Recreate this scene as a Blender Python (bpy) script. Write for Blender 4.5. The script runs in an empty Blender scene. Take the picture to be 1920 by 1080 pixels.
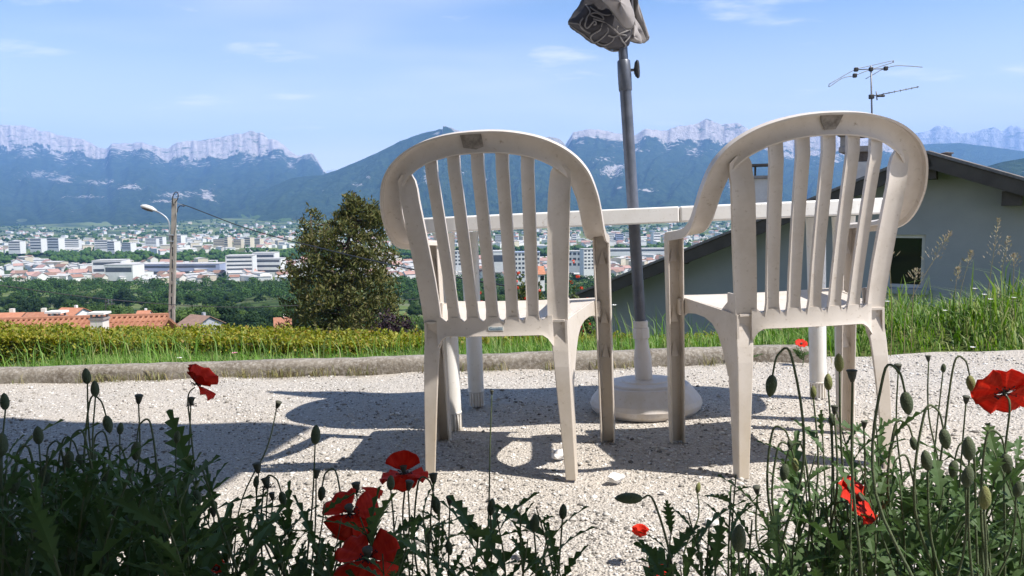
import bpy, bmesh, math, random
import numpy as np
from mathutils import Vector, Matrix, noise as mnoise

# ------------------------------------------------------------------ camera, sky, sun, exposure
S = bpy.context.scene
COL = S.collection
F_PX, CX, CY = 1480.0, 960.0, 540.0
CAM_H = 0.666

def basis(pitch, roll):
    c, s = math.cos(pitch), math.sin(pitch)
    fw = Vector((0, c, -s)); up = Vector((0, s, c)); rt = Vector((1, 0, 0))
    cr, sr = math.cos(roll), math.sin(roll)
    r2 = rt*cr - up*sr
    u2 = rt*sr + up*cr
    m = Matrix.Identity(3)
    m.col[0] = r2; m.col[1] = u2; m.col[2] = -fw
    return m

BT = basis(0.0738, 0.04226)          # the camera seen from the (slightly sloping) terrace
BW = basis(0.0944, 0.0090)           # the camera seen from the level world
CPOS = Vector((0, 0, CAM_H))
# terrace coordinates -> world coordinates
M = Matrix.Translation(CPOS) @ (BW @ BT.transposed()).to_4x4() @ Matrix.Translation(-CPOS)

cam_data = bpy.data.cameras.new('camera')
cam_data.sensor_width = 36.0
cam_data.lens = F_PX/1920*36.0
cam_data.clip_start = 0.02
cam_data.clip_end = 80000
cam = bpy.data.objects.new('camera', cam_data)
cam.matrix_world = Matrix.Translation(CPOS) @ BW.to_4x4()
COL.objects.link(cam)
S.camera = cam

SUN_T = Vector((0.65, -0.28, 1.0)).normalized()
SUN_W = (M.to_3x3() @ SUN_T).normalized()

world = bpy.data.worlds.new('World')
S.world = world
world.use_nodes = True
wn, wl = world.node_tree.nodes, world.node_tree.links
wn.clear()
w_out = wn.new('ShaderNodeOutputWorld'); w_bg = wn.new('ShaderNodeBackground')
sky = wn.new('ShaderNodeTexSky'); sky.sky_type = 'NISHITA'; sky.sun_disc = False
sky.sun_elevation = math.asin(SUN_W.z)
sky.sun_rotation = math.atan2(SUN_W.x, SUN_W.y)
sky.altitude = 600; sky.air_density = 1.0; sky.dust_density = 0.25; sky.ozone_density = 1.6
w_bg.inputs['Strength'].default_value = 0.10
# thin high clouds as part of the sky itself: noise over the view direction projected on a cloud layer
tc = wn.new('ShaderNodeTexCoord')
sep = wn.new('ShaderNodeSeparateXYZ'); wl.new(tc.outputs['Generated'], sep.inputs[0])
def wmath(op, a, b=None, clamp=False):
    n = wn.new('ShaderNodeMath'); n.operation = op; n.use_clamp = clamp
    for i, v in enumerate((a, b)):
        if v is None: continue
        if isinstance(v, (int, float)): n.inputs[i].default_value = v
        else: wl.new(v, n.inputs[i])
    return n.outputs[0]
zc = wmath('MAXIMUM', sep.outputs['Z'], 0.0)
den = wmath('ADD', zc, 0.10)
cxn = wmath('DIVIDE', sep.outputs['X'], den); cyn = wmath('DIVIDE', sep.outputs['Y'], den)
comb = wn.new('ShaderNodeCombineXYZ')
wl.new(wmath('MULTIPLY', cxn, 1.0), comb.inputs[0]); wl.new(wmath('MULTIPLY', cyn, 1.5), comb.inputs[1])
def wnoise(scale, detail, rough, off):
    mp = wn.new('ShaderNodeMapping'); mp.inputs['Location'].default_value = off
    wl.new(comb.outputs[0], mp.inputs[0])
    n = wn.new('ShaderNodeTexNoise'); n.inputs['Scale'].default_value = scale
    n.inputs['Detail'].default_value = detail; n.inputs['Roughness'].default_value = rough
    wl.new(mp.outputs[0], n.inputs['Vector'])
    return n.outputs['Fac']
def wramp(fac, p0, p1):
    r = wn.new('ShaderNodeMapRange'); r.interpolation_type = 'SMOOTHSTEP'
    r.inputs['From Min'].default_value = p0; r.inputs['From Max'].default_value = p1
    wl.new(fac, r.inputs['Value']); return r.outputs[0]
veil = wmath('MULTIPLY', wramp(wnoise(0.55, 3, 0.5, (3.2, 1.7, 0)), 0.45, 0.78), 0.34)
puffs = wmath('MULTIPLY', wramp(wnoise(1.55, 5, 0.55, (1.35, 4.1, 0)), 0.56, 0.76), 0.6)
low = wmath('MULTIPLY', wmath('POWER', wmath('SUBTRACT', 1.0, wmath('MULTIPLY', zc, 3.4, True), True), 1.5), 0.92)
cl = wmath('MAXIMUM', veil, puffs)
mixc = wn.new('ShaderNodeMix'); mixc.data_type = 'RGBA'
wl.new(cl, mixc.inputs['Factor'])
hs = wn.new('ShaderNodeHueSaturation'); hs.inputs['Saturation'].default_value = 1.2
wl.new(sky.outputs[0], hs.inputs['Color'])
wl.new(hs.outputs[0], mixc.inputs[6]); mixc.inputs[7].default_value = (9.4, 8.9, 9.3, 1)
mixl = wn.new('ShaderNodeMix'); mixl.data_type = 'RGBA'
wl.new(low, mixl.inputs['Factor']); wl.new(mixc.outputs[2], mixl.inputs[6]); mixl.inputs[7].default_value = (13.5, 12.2, 11.6, 1)
wl.new(mixl.outputs[2], w_bg.inputs['Color'])
wl.new(w_bg.outputs[0], w_out.inputs['Surface'])

sun_l = bpy.data.lights.new('sun', 'SUN')
sun_l.energy = 5.0; sun_l.angle = math.radians(0.55); sun_l.color = (1.0, 0.955, 0.89)
sun = bpy.data.objects.new('sun', sun_l)
sun.rotation_euler = SUN_W.to_track_quat('Z', 'Y').to_euler()
sun.location = (8, -6, 20)
COL.objects.link(sun)

S.view_settings.view_transform = 'Standard'
S.view_settings.look = 'None'
S.view_settings.gamma = 1.0
S.view_settings.exposure = 0.66
S.view_settings.use_curve_mapping = False
S.cycles.max_bounces = 6
S.cycles.diffuse_bounces = 3
S.cycles.glossy_bounces = 2
S.cycles.transmission_bounces = 4
S.cycles.transparent_max_bounces = 6
S.cycles.volume_bounces = 1
S.cycles.use_denoising = True

random.seed(7)
RNG = np.random.default_rng(11)

# ------------------------------------------------------------------ pixel helpers (a pixel gives a direction only)
def ray(B, u, v):
    return (B @ Vector(((u-CX)/F_PX, -(v-CY)/F_PX, -1.0)))
def px_t(u, v, y=None, z=None):
    d = ray(BT, u, v)
    s = (y/d.y) if y is not None else (z-CAM_H)/d.z
    return CPOS + d*s
def px_w(u, v, y=None, z=None):
    d = ray(BW, u, v)
    s = (y/d.y) if y is not None else (z-CAM_H)/d.z
    return CPOS + d*s

# ------------------------------------------------------------------ object helpers
def tag(o, label=None, cat=None, group=None, kind=None):
    if label: o['label'] = label
    if cat: o['category'] = cat
    if group: o['group'] = group
    if kind: o['kind'] = kind
    return o
def empty(name, mat=Matrix.Identity(4), label=None, cat=None, group=None, parent=None):
    o = bpy.data.objects.new(name, None); COL.objects.link(o)
    o.empty_display_size = 0.05
    if parent is not None:
        o.parent = parent; o.matrix_local = mat
    else:
        o.matrix_world = mat
    return tag(o, label, cat, group)
def rot_z(a): return Matrix.Rotation(a, 4, 'Z')
def TT(x, y, z=0, rz=0):
    return M @ Matrix.Translation((x, y, z)) @ rot_z(rz)
def WT(x, y, z=0, rz=0):
    return Matrix.Translation((x, y, z)) @ rot_z(rz)
def link(name, me, material=None, parent=None, matrix=None):
    if material is not None and not me.materials: me.materials.append(material)
    o = bpy.data.objects.new(name, me); COL.objects.link(o)
    if parent is not None: o.parent = parent
    if matrix is not None:
        if parent is not None: o.matrix_local = matrix
        else: o.matrix_world = matrix
    return o
def copy_tree(o, parent=None):
    kids = [c for c in COL.objects if c.parent is o] if False else list(o.children)
    c = o.copy(); COL.objects.link(c); c.parent = parent
    for ch in kids: copy_tree(ch, c)
    return c

class MB:
    def __init__(s): s.v = []; s.f = []; s.sm = False
    def add(s, vs, fs):
        b = len(s.v); s.v += [tuple(p) for p in vs]; s.f += [tuple(i+b for i in f) for f in fs]; return s
    def box(s, c, d, R=None):
        hx, hy, hz = d[0]/2, d[1]/2, d[2]/2
        vs = [Vector((x*hx, y*hy, z*hz)) for z in (-1, 1) for y in (-1, 1) for x in (-1, 1)]
        if R is not None: vs = [R @ p for p in vs]
        c = Vector(c)
        return s.add([p+c for p in vs], [(0,2,3,1),(4,5,7,6),(0,1,5,4),(2,6,7,3),(0,4,6,2),(1,3,7,5)])
    def box2(s, a, b):
        return s.box([(a[i]+b[i])/2 for i in range(3)], [abs(b[i]-a[i]) for i in range(3)])
    def prism(s, poly, d):
        # closed polygon (list of 3d points) extruded along vector d
        n = len(poly); d = Vector(d); P = [Vector(p) for p in poly]
        return s.add(P+[p+d for p in P], [tuple(range(n-1, -1, -1)), tuple(range(n, 2*n))]+[(i, (i+1) % n, n+(i+1) % n, n+i) for i in range(n)])
    def rings(s, rings, cap=True, close=True):
        n = len(rings[0]); b = []
        for r in rings: b += [tuple(p) for p in r]
        fs = []
        for k in range(len(rings)-1):
            for i in range(n if close else n-1):
                j = (i+1) % n
                fs.append((k*n+i, k*n+j, (k+1)*n+j, (k+1)*n+i))
        if cap:
            fs.append(tuple(range(n-1, -1, -1))); m = (len(rings)-1)*n
            fs.append(tuple(range(m, m+n)))
        return s.add(b, fs)
    def tube(s, pts, r, n=8, cap=True):
        pts = [Vector(p) for p in pts]; m = len(pts)
        if not hasattr(r, '__len__'): r = [r]*m
        rings = []; ref = None
        for k in range(m):
            t = (pts[min(k+1, m-1)]-pts[max(k-1, 0)])
            if t.length < 1e-9: t = Vector((0, 0, 1))
            t.normalize()
            if ref is None:
                ref = t.orthogonal().normalized()
            ref = (ref - t*ref.dot(t))
            if ref.length < 1e-6: ref = t.orthogonal()
            ref.normalize(); bn = t.cross(ref)
            rings.append([pts[k]+(ref*math.cos(2*math.pi*i/n)+bn*math.sin(2*math.pi*i/n))*r[k] for i in range(n)])
        return s.rings(rings, cap)
    def lathe(s, prof, n=24, c=(0, 0, 0)):
        return s.rings([[(c[0]+r*math.cos(2*math.pi*i/n), c[1]+r*math.sin(2*math.pi*i/n), c[2]+z) for i in range(n)] for r, z in prof])
    def mesh(s, name='m', smooth=False, fix=True):
        me = bpy.data.meshes.new(name); me.from_pydata(s.v, [], s.f); me.update()
        if fix:
            bm = bmesh.new(); bm.from_mesh(me); bmesh.ops.recalc_face_normals(bm, faces=bm.faces); bm.to_mesh(me); bm.free()
        if smooth: me.shade_smooth()
        return me
    def build(s, name, material, parent=None, matrix=None, smooth=False, bevel=0, seg=2, fix=True, angle=None):
        o = link(name, s.mesh(name, smooth, fix), material, parent, matrix)
        if bevel:
            b = o.modifiers.new('bevel', 'BEVEL'); b.width = bevel; b.segments = seg; b.limit_method = 'ANGLE'; b.angle_limit = math.radians(35)
        if smooth and angle:
            try: o.data.set_sharp_from_angle(angle=math.radians(angle))
            except Exception: pass
        return o

def np_mesh(name, V, Fq, smooth=False):
    """V (n,3) float, Fq (m,k) int"""
    me = bpy.data.meshes.new(name)
    V = np.asarray(V, np.float32); Fq = np.asarray(Fq, np.int32); k = Fq.shape[1]
    me.vertices.add(len(V)); me.vertices.foreach_set('co', V.ravel())
    me.loops.add(Fq.size); me.loops.foreach_set('vertex_index', Fq.ravel())
    me.polygons.add(len(Fq))
    me.polygons.foreach_set('loop_start', np.arange(0, Fq.size, k, dtype=np.int32))
    me.update(calc_edges=True)
    if smooth: me.shade_smooth()
    return me

def catmull(P, n=6):
    P = [Vector(p) for p in P]; out = []
    for i in range(len(P)-1):
        p0 = P[max(i-1, 0)]; p1 = P[i]; p2 = P[i+1]; p3 = P[min(i+2, len(P)-1)]
        for k in range(n):
            t = k/n
            out.append(0.5*((2*p1)+(p2-p0)*t+(2*p0-5*p1+4*p2-p3)*t*t+(3*p1-p0-3*p2+p3)*t**3))
    out.append(P[-1]); return out

# ------------------------------------------------------------------ materials
def nt(name):
    m = bpy.data.materials.new(name); m.use_nodes = True
    t = m.node_tree; t.nodes.clear()
    o = t.nodes.new('ShaderNodeOutputMaterial'); b = t.nodes.new('ShaderNodeBsdfPrincipled')
    t.links.new(b.outputs[0], o.inputs[0])
    return m, t, b
def rgb(c): return (c[0], c[1], c[2], 1)
def N(t, typ, **kw):
    n = t.nodes.new(typ)
    for k, v in kw.items():
        if k in n.inputs: n.inputs[k].default_value = v
        else: setattr(n, k, v)
    return n
def mix(t, fac, a, b, blend='MIX'):
    n = t.nodes.new('ShaderNodeMix'); n.data_type = 'RGBA'; n.blend_type = blend
    for s_, v in ((0, fac), (6, a), (7, b)):
        if isinstance(v, (int, float)): n.inputs[s_].default_value = v
        elif isinstance(v, (tuple, list)): n.inputs[s_].default_value = rgb(v)
        else: t.links.new(v, n.inputs[s_])
    return n.outputs[2]
def ramp(t, fac, a, b):
    r = t.nodes.new('ShaderNodeMapRange'); r.inputs['From Min'].default_value = a; r.inputs['From Max'].default_value = b
    t.links.new(fac, r.inputs['Value']); return r.outputs[0]
def noise_fac(t, scale, detail=3, rough=0.55, coord='Object', off=None, sc=None):
    c = t.nodes.new('ShaderNodeTexCoord'); src = c.outputs[coord]
    if sc or off:
        mp = t.nodes.new('ShaderNodeMapping')
        if sc: mp.inputs['Scale'].default_value = sc
        if off: mp.inputs['Location'].default_value = off
        t.links.new(src, mp.inputs[0]); src = mp.outputs[0]
    n = N(t, 'ShaderNodeTexNoise', Scale=scale, Detail=detail, Roughness=rough)
    t.links.new(src, n.inputs['Vector']); return n.outputs['Fac']
def bump(t, b, fac, strength, dist):
    n = N(t, 'ShaderNodeBump', Strength=strength, Distance=dist)
    t.links.new(fac, n.inputs['Height']); t.links.new(n.outputs[0], b.inputs['Normal'])
def simple(name, c1, c2=None, scale=8, rough=0.6, bscale=None, bstr=0.3, bdist=0.003, metal=0, spec=0.5, lo=0.35, hi=0.65, coord='Object'):
    m, t, b = nt(name)
    b.inputs['Roughness'].default_value = rough; b.inputs['Metallic'].default_value = metal
    b.inputs['Specular IOR Level'].default_value = spec
    if c2 is None: b.inputs['Base Color'].default_value = rgb(c1)
    else:
        t.links.new(mix(t, ramp(t, noise_fac(t, scale, 4, 0.6, coord), lo, hi), c1, c2), b.inputs['Base Color'])
    if bscale: bump(t, b, noise_fac(t, bscale, 3, 0.6, coord), bstr, bdist)
    return m
def leafy(name, cols, rough=0.55, trans=0.25, spec=0.3, tmul=1.4):
    """foliage: colour differs from leaf to leaf, light passes through"""
    m, t, b = nt(name)
    g = t.nodes.new('ShaderNodeNewGeometry')
    r = t.nodes.new('ShaderNodeValToRGB'); cr = r.color_ramp
    while len(cr.elements) < len(cols): cr.elements.new(0.5)
    for i, c in enumerate(cols):
        cr.elements[i].position = i/(len(cols)-1); cr.elements[i].color = rgb(c)
    t.links.new(g.outputs['Random Per Island'], r.inputs[0])
    t.links.new(r.outputs[0], b.inputs['Base Color'])
    b.inputs['Roughness'].default_value = rough; b.inputs['Specular IOR Level'].default_value = spec
    if trans > 0:
        tr = t.nodes.new('ShaderNodeBsdfTranslucent')
        hsv = N(t, 'ShaderNodeHueSaturation', Saturation=1.15, Value=tmul); t.links.new(r.outputs[0], hsv.inputs['Color'])
        t.links.new(hsv.outputs[0], tr.inputs['Color'])
        mx = N(t, 'ShaderNodeMixShader', Fac=trans)
        out = [n for n in t.nodes if n.type == 'OUTPUT_MATERIAL'][0]
        t.links.new(b.outputs[0], mx.inputs[1]); t.links.new(tr.outputs[0], mx.inputs[2]); t.links.new(mx.outputs[0], out.inputs[0])
    return m

MT = {}
# ------------------------------------------------------------------ setting: terrace, kerb, slope, valley, mountains, haze
NRM = M.to_3x3() @ Vector((0, 0, 1)); P0 = M @ Vector((0, 0, 0))
def plane_z(x, y): return P0.z - (NRM.x*(x-P0.x)+NRM.y*(y-P0.y))/NRM.z
def kerb_y(x): return 3.705-0.087*x
def sstep(a, b, x):
    t = np.clip((x-a)/(b-a), 0, 1); return t*t*(3-2*t)
PROF_Y = np.array([4.2, 8, 13, 25, 37, 45, 100, 150, 200, 400, 600, 900, 1500, 3600, 4400, 5000, 5600, 6300, 7500, 9500, 13000, 30000, 60000.])
PROF_Z = np.array([-0.16, -0.95, -2.3, -5.2, -8.5, -10.3, -22, -30, -38, -58, -70, -80, -82, -80, -73, -58, -38, -25, -30, 0, 100, 150, 150.])
def ground_h(x, y):
    x = np.asarray(x, float); y = np.asarray(y, float)
    zp = plane_z(x, y)
    far = np.interp(y, PROF_Y, PROF_Z)
    roll = np.sin(x*0.021+1.3)*np.cos(y*0.013)*sstep(60, 300, y)*5.0*(1-sstep(700, 1100, y))
    roll = roll+sstep(3600, 5200, y)*(16*np.sin(x*.0023+1.1*np.sin(x*.0009))+9*np.sin(x*.0061+2))*(1-sstep(6500, 9000, y))
    bank = 0.17*sstep(1.5, 2.3, x)*sstep(3.75, 4.5, y)*(1-sstep(6, 9, y))
    w = sstep(3.75, 4.25, y)
    # lateral slope of the terrace fades out down the hill
    lat = -(NRM.x/NRM.z)*np.clip(x, -6, 6)*(1-sstep(8, 16, y))
    near = zp-0.07
    return near*(1-w)+(far+lat*0.9+roll+bank)*w

# gravel: one sheet following the terrace, fine relief in the mesh near the camera
def gravel_z(x, y):
    return 0.006*np.sin(x*5.1+1.2*np.sin(y*3.3))*np.cos(y*4.3)+0.004*np.sin(x*13+y*7)
gx = np.linspace(-9, 9, 181); gy = np.linspace(-7, 4.3, 140)
GX, GY = np.meshgrid(gx, gy)
GZ = gravel_z(GX, GY)
edge = sstep(0.12, 0.6, GY-(kerb_y(GX)))*0.10*(GX < 3.0)
V = np.stack([GX, GY, GZ-edge], -1).reshape(-1, 3)
ii = np.arange(139*180); r_ = ii//180; c_ = ii % 180
Fq = np.stack([r_*181+c_, r_*181+c_+1, (r_+1)*181+c_+1, (r_+1)*181+c_], -1)
m, t, b = nt('gravel')
f_big = ramp(t, noise_fac(t, 1.3, 5, 0.6), 0.35, 0.7)
vor = N(t, 'ShaderNodeTexVoronoi', Scale=170.0); vo2 = N(t, 'ShaderNodeTexVoronoi', Scale=75.0)
tcn = t.nodes.new('ShaderNodeTexCoord')
t.links.new(tcn.outputs['Object'], vor.inputs['Vector']); t.links.new(tcn.outputs['Object'], vo2.inputs['Vector'])
sepc = t.nodes.new('ShaderNodeSeparateColor'); t.links.new(vor.outputs['Color'], sepc.inputs[0])
stone = mix(t, sepc.outputs[0], (0.26, 0.237, 0.21), (0.54, 0.50, 0.45))
sand = mix(t, noise_fac(t, 240, 2, 0.7), (0.36, 0.315, 0.265), (0.52, 0.465, 0.40))
t.links.new(mix(t, f_big, stone, sand), b.inputs['Base Color'])
b.inputs['Roughness'].default_value = 0.95; b.inputs['Specular IOR Level'].default_value = 0.15
hh = N(t, 'ShaderNodeMath', operation='ADD')
t.links.new(vor.outputs['Distance'], hh.inputs[0]); t.links.new(vo2.outputs['Distance'], hh.inputs[1])
bump(t, b, hh.outputs[0], 0.9, 0.005)
MT['gravel'] = m
o = link('gravel_terrace', np_mesh('gravel_terrace', V, Fq, True), m, None, M); tag(o, kind='structure')

# loose chippings on the terrace: nobody could count them
ico = bmesh.new(); bmesh.ops.create_icosphere(ico, subdivisions=1, radius=1.0)
ICO_V = np.array([v.co[:] for v in ico.verts]); ICO_F = np.array([[v.index for v in f.verts] for f in ico.faces]); ico.free()
def stones(xy, size, zoff=0.0, flat=0.6):
    n = len(xy)
    sc = size[:, None, None]*RNG.uniform(0.55, 1.25, (n, 12, 1))*np.stack([RNG.uniform(0.7, 1.3, n), RNG.uniform(0.6, 1.1, n), RNG.uniform(0.4, 0.8, n)*flat/0.6], -1)[:, None, :]
    a = RNG.uniform(0, 6.28, n); ca, sa = np.cos(a)[:, None], np.sin(a)[:, None]
    P = ICO_V[None]*sc
    X = P[..., 0]*ca-P[..., 1]*sa; Y = P[..., 0]*sa+P[..., 1]*ca
    X += xy[:, 0:1]; Y += xy[:, 1:2]
    Z = P[..., 2]+(gravel_z(xy[:, 0], xy[:, 1])+size*0.12+zoff)[:, None]
    V = np.stack([X, Y, Z], -1).reshape(-1, 3)
    F_ = (ICO_F[None]+(np.arange(n)*12)[:, None, None]).reshape(-1, 3)
    return V, F_
ns = 62000
yy = 1.30+(4.05-1.30)*RNG.random(ns)**1.25
xx = (RNG.random(ns)-0.5)*2*(0.72*yy+0.35)+0.0
keep = yy < kerb_y(xx)+0.02+0.12*(xx > 1.45)
xy = np.stack([xx, yy], -1)[keep]
sz = np.clip(RNG.lognormal(math.log(0.0030), 0.45, len(xy)), 0.0015, 0.012)
V, Fq = stones(xy, sz)
m, t, b = nt('chippings')
g = t.nodes.new('ShaderNodeNewGeometry'); r = t.nodes.new('ShaderNodeValToRGB'); cr = r.color_ramp
for i, (p, c) in enumerate([(0, (0.12, 0.11, 0.10)), (0.35, (0.36, 0.335, 0.30)), (0.7, (0.53, 0.50, 0.46)), (1, (0.70, 0.675, 0.635))]):
    if i > 1: cr.elements.new(0.5)
    cr.elements[min(i, len(cr.elements)-1)].position = p; cr.elements[min(i, len(cr.elements)-1)].color = rgb(c)
t.links.new(g.outputs['Random Per Island'], r.inputs[0]); t.links.new(r.outputs[0], b.inputs['Base Color'])
b.inputs['Roughness'].default_value = 0.9; b.inputs['Specular IOR Level'].default_value = 0.2
MT['chippings'] = m
o = link('gravel_chippings', np_mesh('gravel_chippings', V, Fq), m, None, M)
tag(o, 'loose pale gravel chippings covering the terrace', 'gravel', kind='stuff')

# larger white stones that lie about singly
MT['stone'] = simple('white_stone', (0.62, 0.59, 0.55), (0.78, 0.76, 0.73), 40, 0.9, 60, 0.5, 0.004)
STONES = [(1048, 858, .030, 'white stone lying between the legs of the chair with the square tape patch'),
          (1390, 905, .0, None), (1155, 903, .028, 'white stone on the sunny gravel in front of the chair legs'),
          (1335, 985, .020, 'flat white stone on the gravel beside the poppy bed'),
          (1450, 945, .016, None), (975, 1040, .016, None), (1243, 925, .010, None)]
for (u, v, r0, lab) in STONES:
    if r0 <= 0: continue
    p = px_t(u, v, z=0.0)
    b_ = MB(); rs = random.Random(int(u))
    im = bmesh.new(); bmesh.ops.create_icosphere(im, subdivisions=2, radius=1)
    for q in im.verts:
        k = 0.8+0.45*mnoise.noise(q.co*1.7+Vector((u, v, 0)))
        q.co = Vector((q.co.x*r0*1.15*k, q.co.y*r0*0.8*k, q.co.z*r0*0.55*k))
    me = bpy.data.meshes.new('stone'); im.to_mesh(me); im.free()
    o = link('stone', me, MT['stone'], None, TT(p.x, p.y, r0*0.35, rs.random()*3))
    tag(o, lab or 'small pale stone lying loose on the gravel terrace', 'stone', 'loose stones on the gravel')

# concrete kerb, weathered
m, t, b = nt('old_concrete')
c1 = mix(t, ramp(t, noise_fac(t, 6, 6, 0.7), 0.35, 0.68), (0.26, 0.23, 0.19), (0.12, 0.098, 0.075))
c2 = mix(t, ramp(t, noise_fac(t, 60, 4, 0.7), 0.45, 0.75), c1, (0.40, 0.37, 0.33))
t.links.new(c2, b.inputs['Base Color']); b.inputs['Roughness'].default_value = 0.95; b.inputs['Specular IOR Level'].default_value = 0.15
bump(t, b, noise_fac(t, 45, 5, 0.75), 0.8, 0.008)
MT['old_concrete'] = m
kx = np.linspace(-7.5, 1.40, 180); mb = MB(); rings = []
for i, x in enumerate(kx):
    y = kerb_y(x); n1 = mnoise.noise((x*3.1, 0, 0))*0.006; n2 = mnoise.noise((x*11, 5, 0))*0.004
    h = 0.072+n1+n2
    d = 0.015 if i in (0, 179) else 0
    rings.append([(x, y-0.004+n2, -0.12), (x, y+n2, 0.0), (x, y+0.004+n1, h*0.55), (x, y+0.010+n2, h-0.016-d), (x, y+0.026, h-0.003-d), (x, y+0.06, h-d), (x, y+0.115, h-0.004-d), (x, y+0.130, h-0.02-d), (x, y+0.132, -0.12)])
mb.rings(rings)
o = mb.build('kerb', m, None, M, smooth=True, angle=50); tag(o, kind='structure')

# ground: slope below the terrace and the valley floor, one sheet out to the mountains
ys = np.concatenate([np.linspace(-30, 2, 12), np.linspace(2.6, 9, 45), np.geomspace(9.3, 100, 50), np.geomspace(104, 1200, 60), np.geomspace(1260, 23300, 60)])
us = np.linspace(-1, 1, 161); us = np.sign(us)*np.abs(us)**1.35
rows = []
for y in ys:
    w = 12+1.25*max(y, 0)
    x = us*w
    rows.append(np.stack([x, np.full_like(x, y), ground_h(x, np.full_like(x, y))], -1))
V = np.concatenate(rows); nr, nc = len(ys), 161
ii = np.arange((nr-1)*(nc-1)); r_ = ii//(nc-1); c_ = ii % (nc-1)
Fq = np.stack([r_*nc+c_, r_*nc+c_+1, (r_+1)*nc+c_+1, (r_+1)*nc+c_], -1)
m, t, b = nt('ground')
near = mix(t, ramp(t, noise_fac(t, 0.9, 5, 0.65), 0.3, 0.7), (0.045, 0.075, 0.018), (0.10, 0.105, 0.035))
fields = mix(t, ramp(t, noise_fac(t, 0.0035, 3, 0.5), 0.42, 0.56), (0.035, 0.065, 0.02), (0.13, 0.17, 0.05))
fields = mix(t, ramp(t, noise_fac(t, 0.02, 4, 0.6), 0.5, 0.7), fields, (0.16, 0.15, 0.11))
pos = t.nodes.new('ShaderNodeNewGeometry'); sp = t.nodes.new('ShaderNodeSeparateXYZ'); t.links.new(pos.outputs['Position'], sp.inputs[0])
t.links.new(mix(t, ramp(t, sp.outputs['Y'], 60, 400), near, fields), b.inputs['Base Color'])
b.inputs['Roughness'].default_value = 1.0; b.inputs['Specular IOR Level'].default_value = 0.1
MT['ground'] = m
o = link('ground', np_mesh('ground', V, Fq, True), m); tag(o, kind='structure')

# ---- mountains: each range a relief of its own at its own distance
def fbm(x, y, z=0, o=5):
    s = 0; a = 1.0; f = 1.0
    for _ in range(o):
        s += a*mnoise.noise((x*f, y*f, z+3.7*_)); a *= 0.5; f *= 2.03
    return s
def ridged(x, y, z=0, o=4):
    s = 0; a = 1.0; f = 1.0
    for _ in range(o):
        s += a*(1-abs(mnoise.noise((x*f, y*f, z+5.1*_)))*2); a *= 0.5; f *= 2.1
    return s/1.9
def mountain_mat(name, forest, forest2, rock, rock2, meadow=None, stria=1.0, D=12000.):
    m, t, b = nt(name)
    at = t.nodes.new('ShaderNodeAttribute'); at.attribute_name = 'rock'
    k = 1000.0/D
    fr = mix(t, ramp(t, noise_fac(t, 0.012*k*8, 7, 0.8), 0.40, 0.62), forest, forest2)
    rk = mix(t, ramp(t, noise_fac(t, 0.02*k*8, 6, 0.75, sc=(1, 1, 0.35)), 0.35, 0.68), rock, rock2)
    rk = mix(t, ramp(t, noise_fac(t, 0.03*k*8, 4, 0.7, sc=(0.25, 0.25, 1.0)), 0.56, 0.68), rk, forest2)
    ad = N(t, 'ShaderNodeMath', operation='ADD'); t.links.new(at.outputs['Fac'], ad.inputs[0])
    sb = N(t, 'ShaderNodeMath', operation='SUBTRACT'); t.links.new(noise_fac(t, 0.016*k*8, 6, 0.72), sb.inputs[0]); sb.inputs[1].default_value = 0.5
    ml = N(t, 'ShaderNodeMath', operation='MULTIPLY'); t.links.new(sb.outputs[0], ml.inputs[0]); ml.inputs[1].default_value = 2.6
    t.links.new(ml.outputs[0], ad.inputs[1])
    col = mix(t, ramp(t, ad.outputs[0], 0.44, 0.56), fr, rk)
    if meadow:
        am = t.nodes.new('ShaderNodeAttribute'); am.attribute_name = 'meadow'
        col = mix(t, ramp(t, am.outputs['Fac'], 0.47, 0.53), col, meadow)
    t.links.new(col, b.inputs['Base Color'])
    b.inputs['Roughness'].default_value = 1.0; b.inputs['Specular IOR Level'].default_value = 0.0
    bump(t, b, noise_fac(t, 0.03*k*8, 5, 0.75), 1.0, D*0.0045)
    return m
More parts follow.
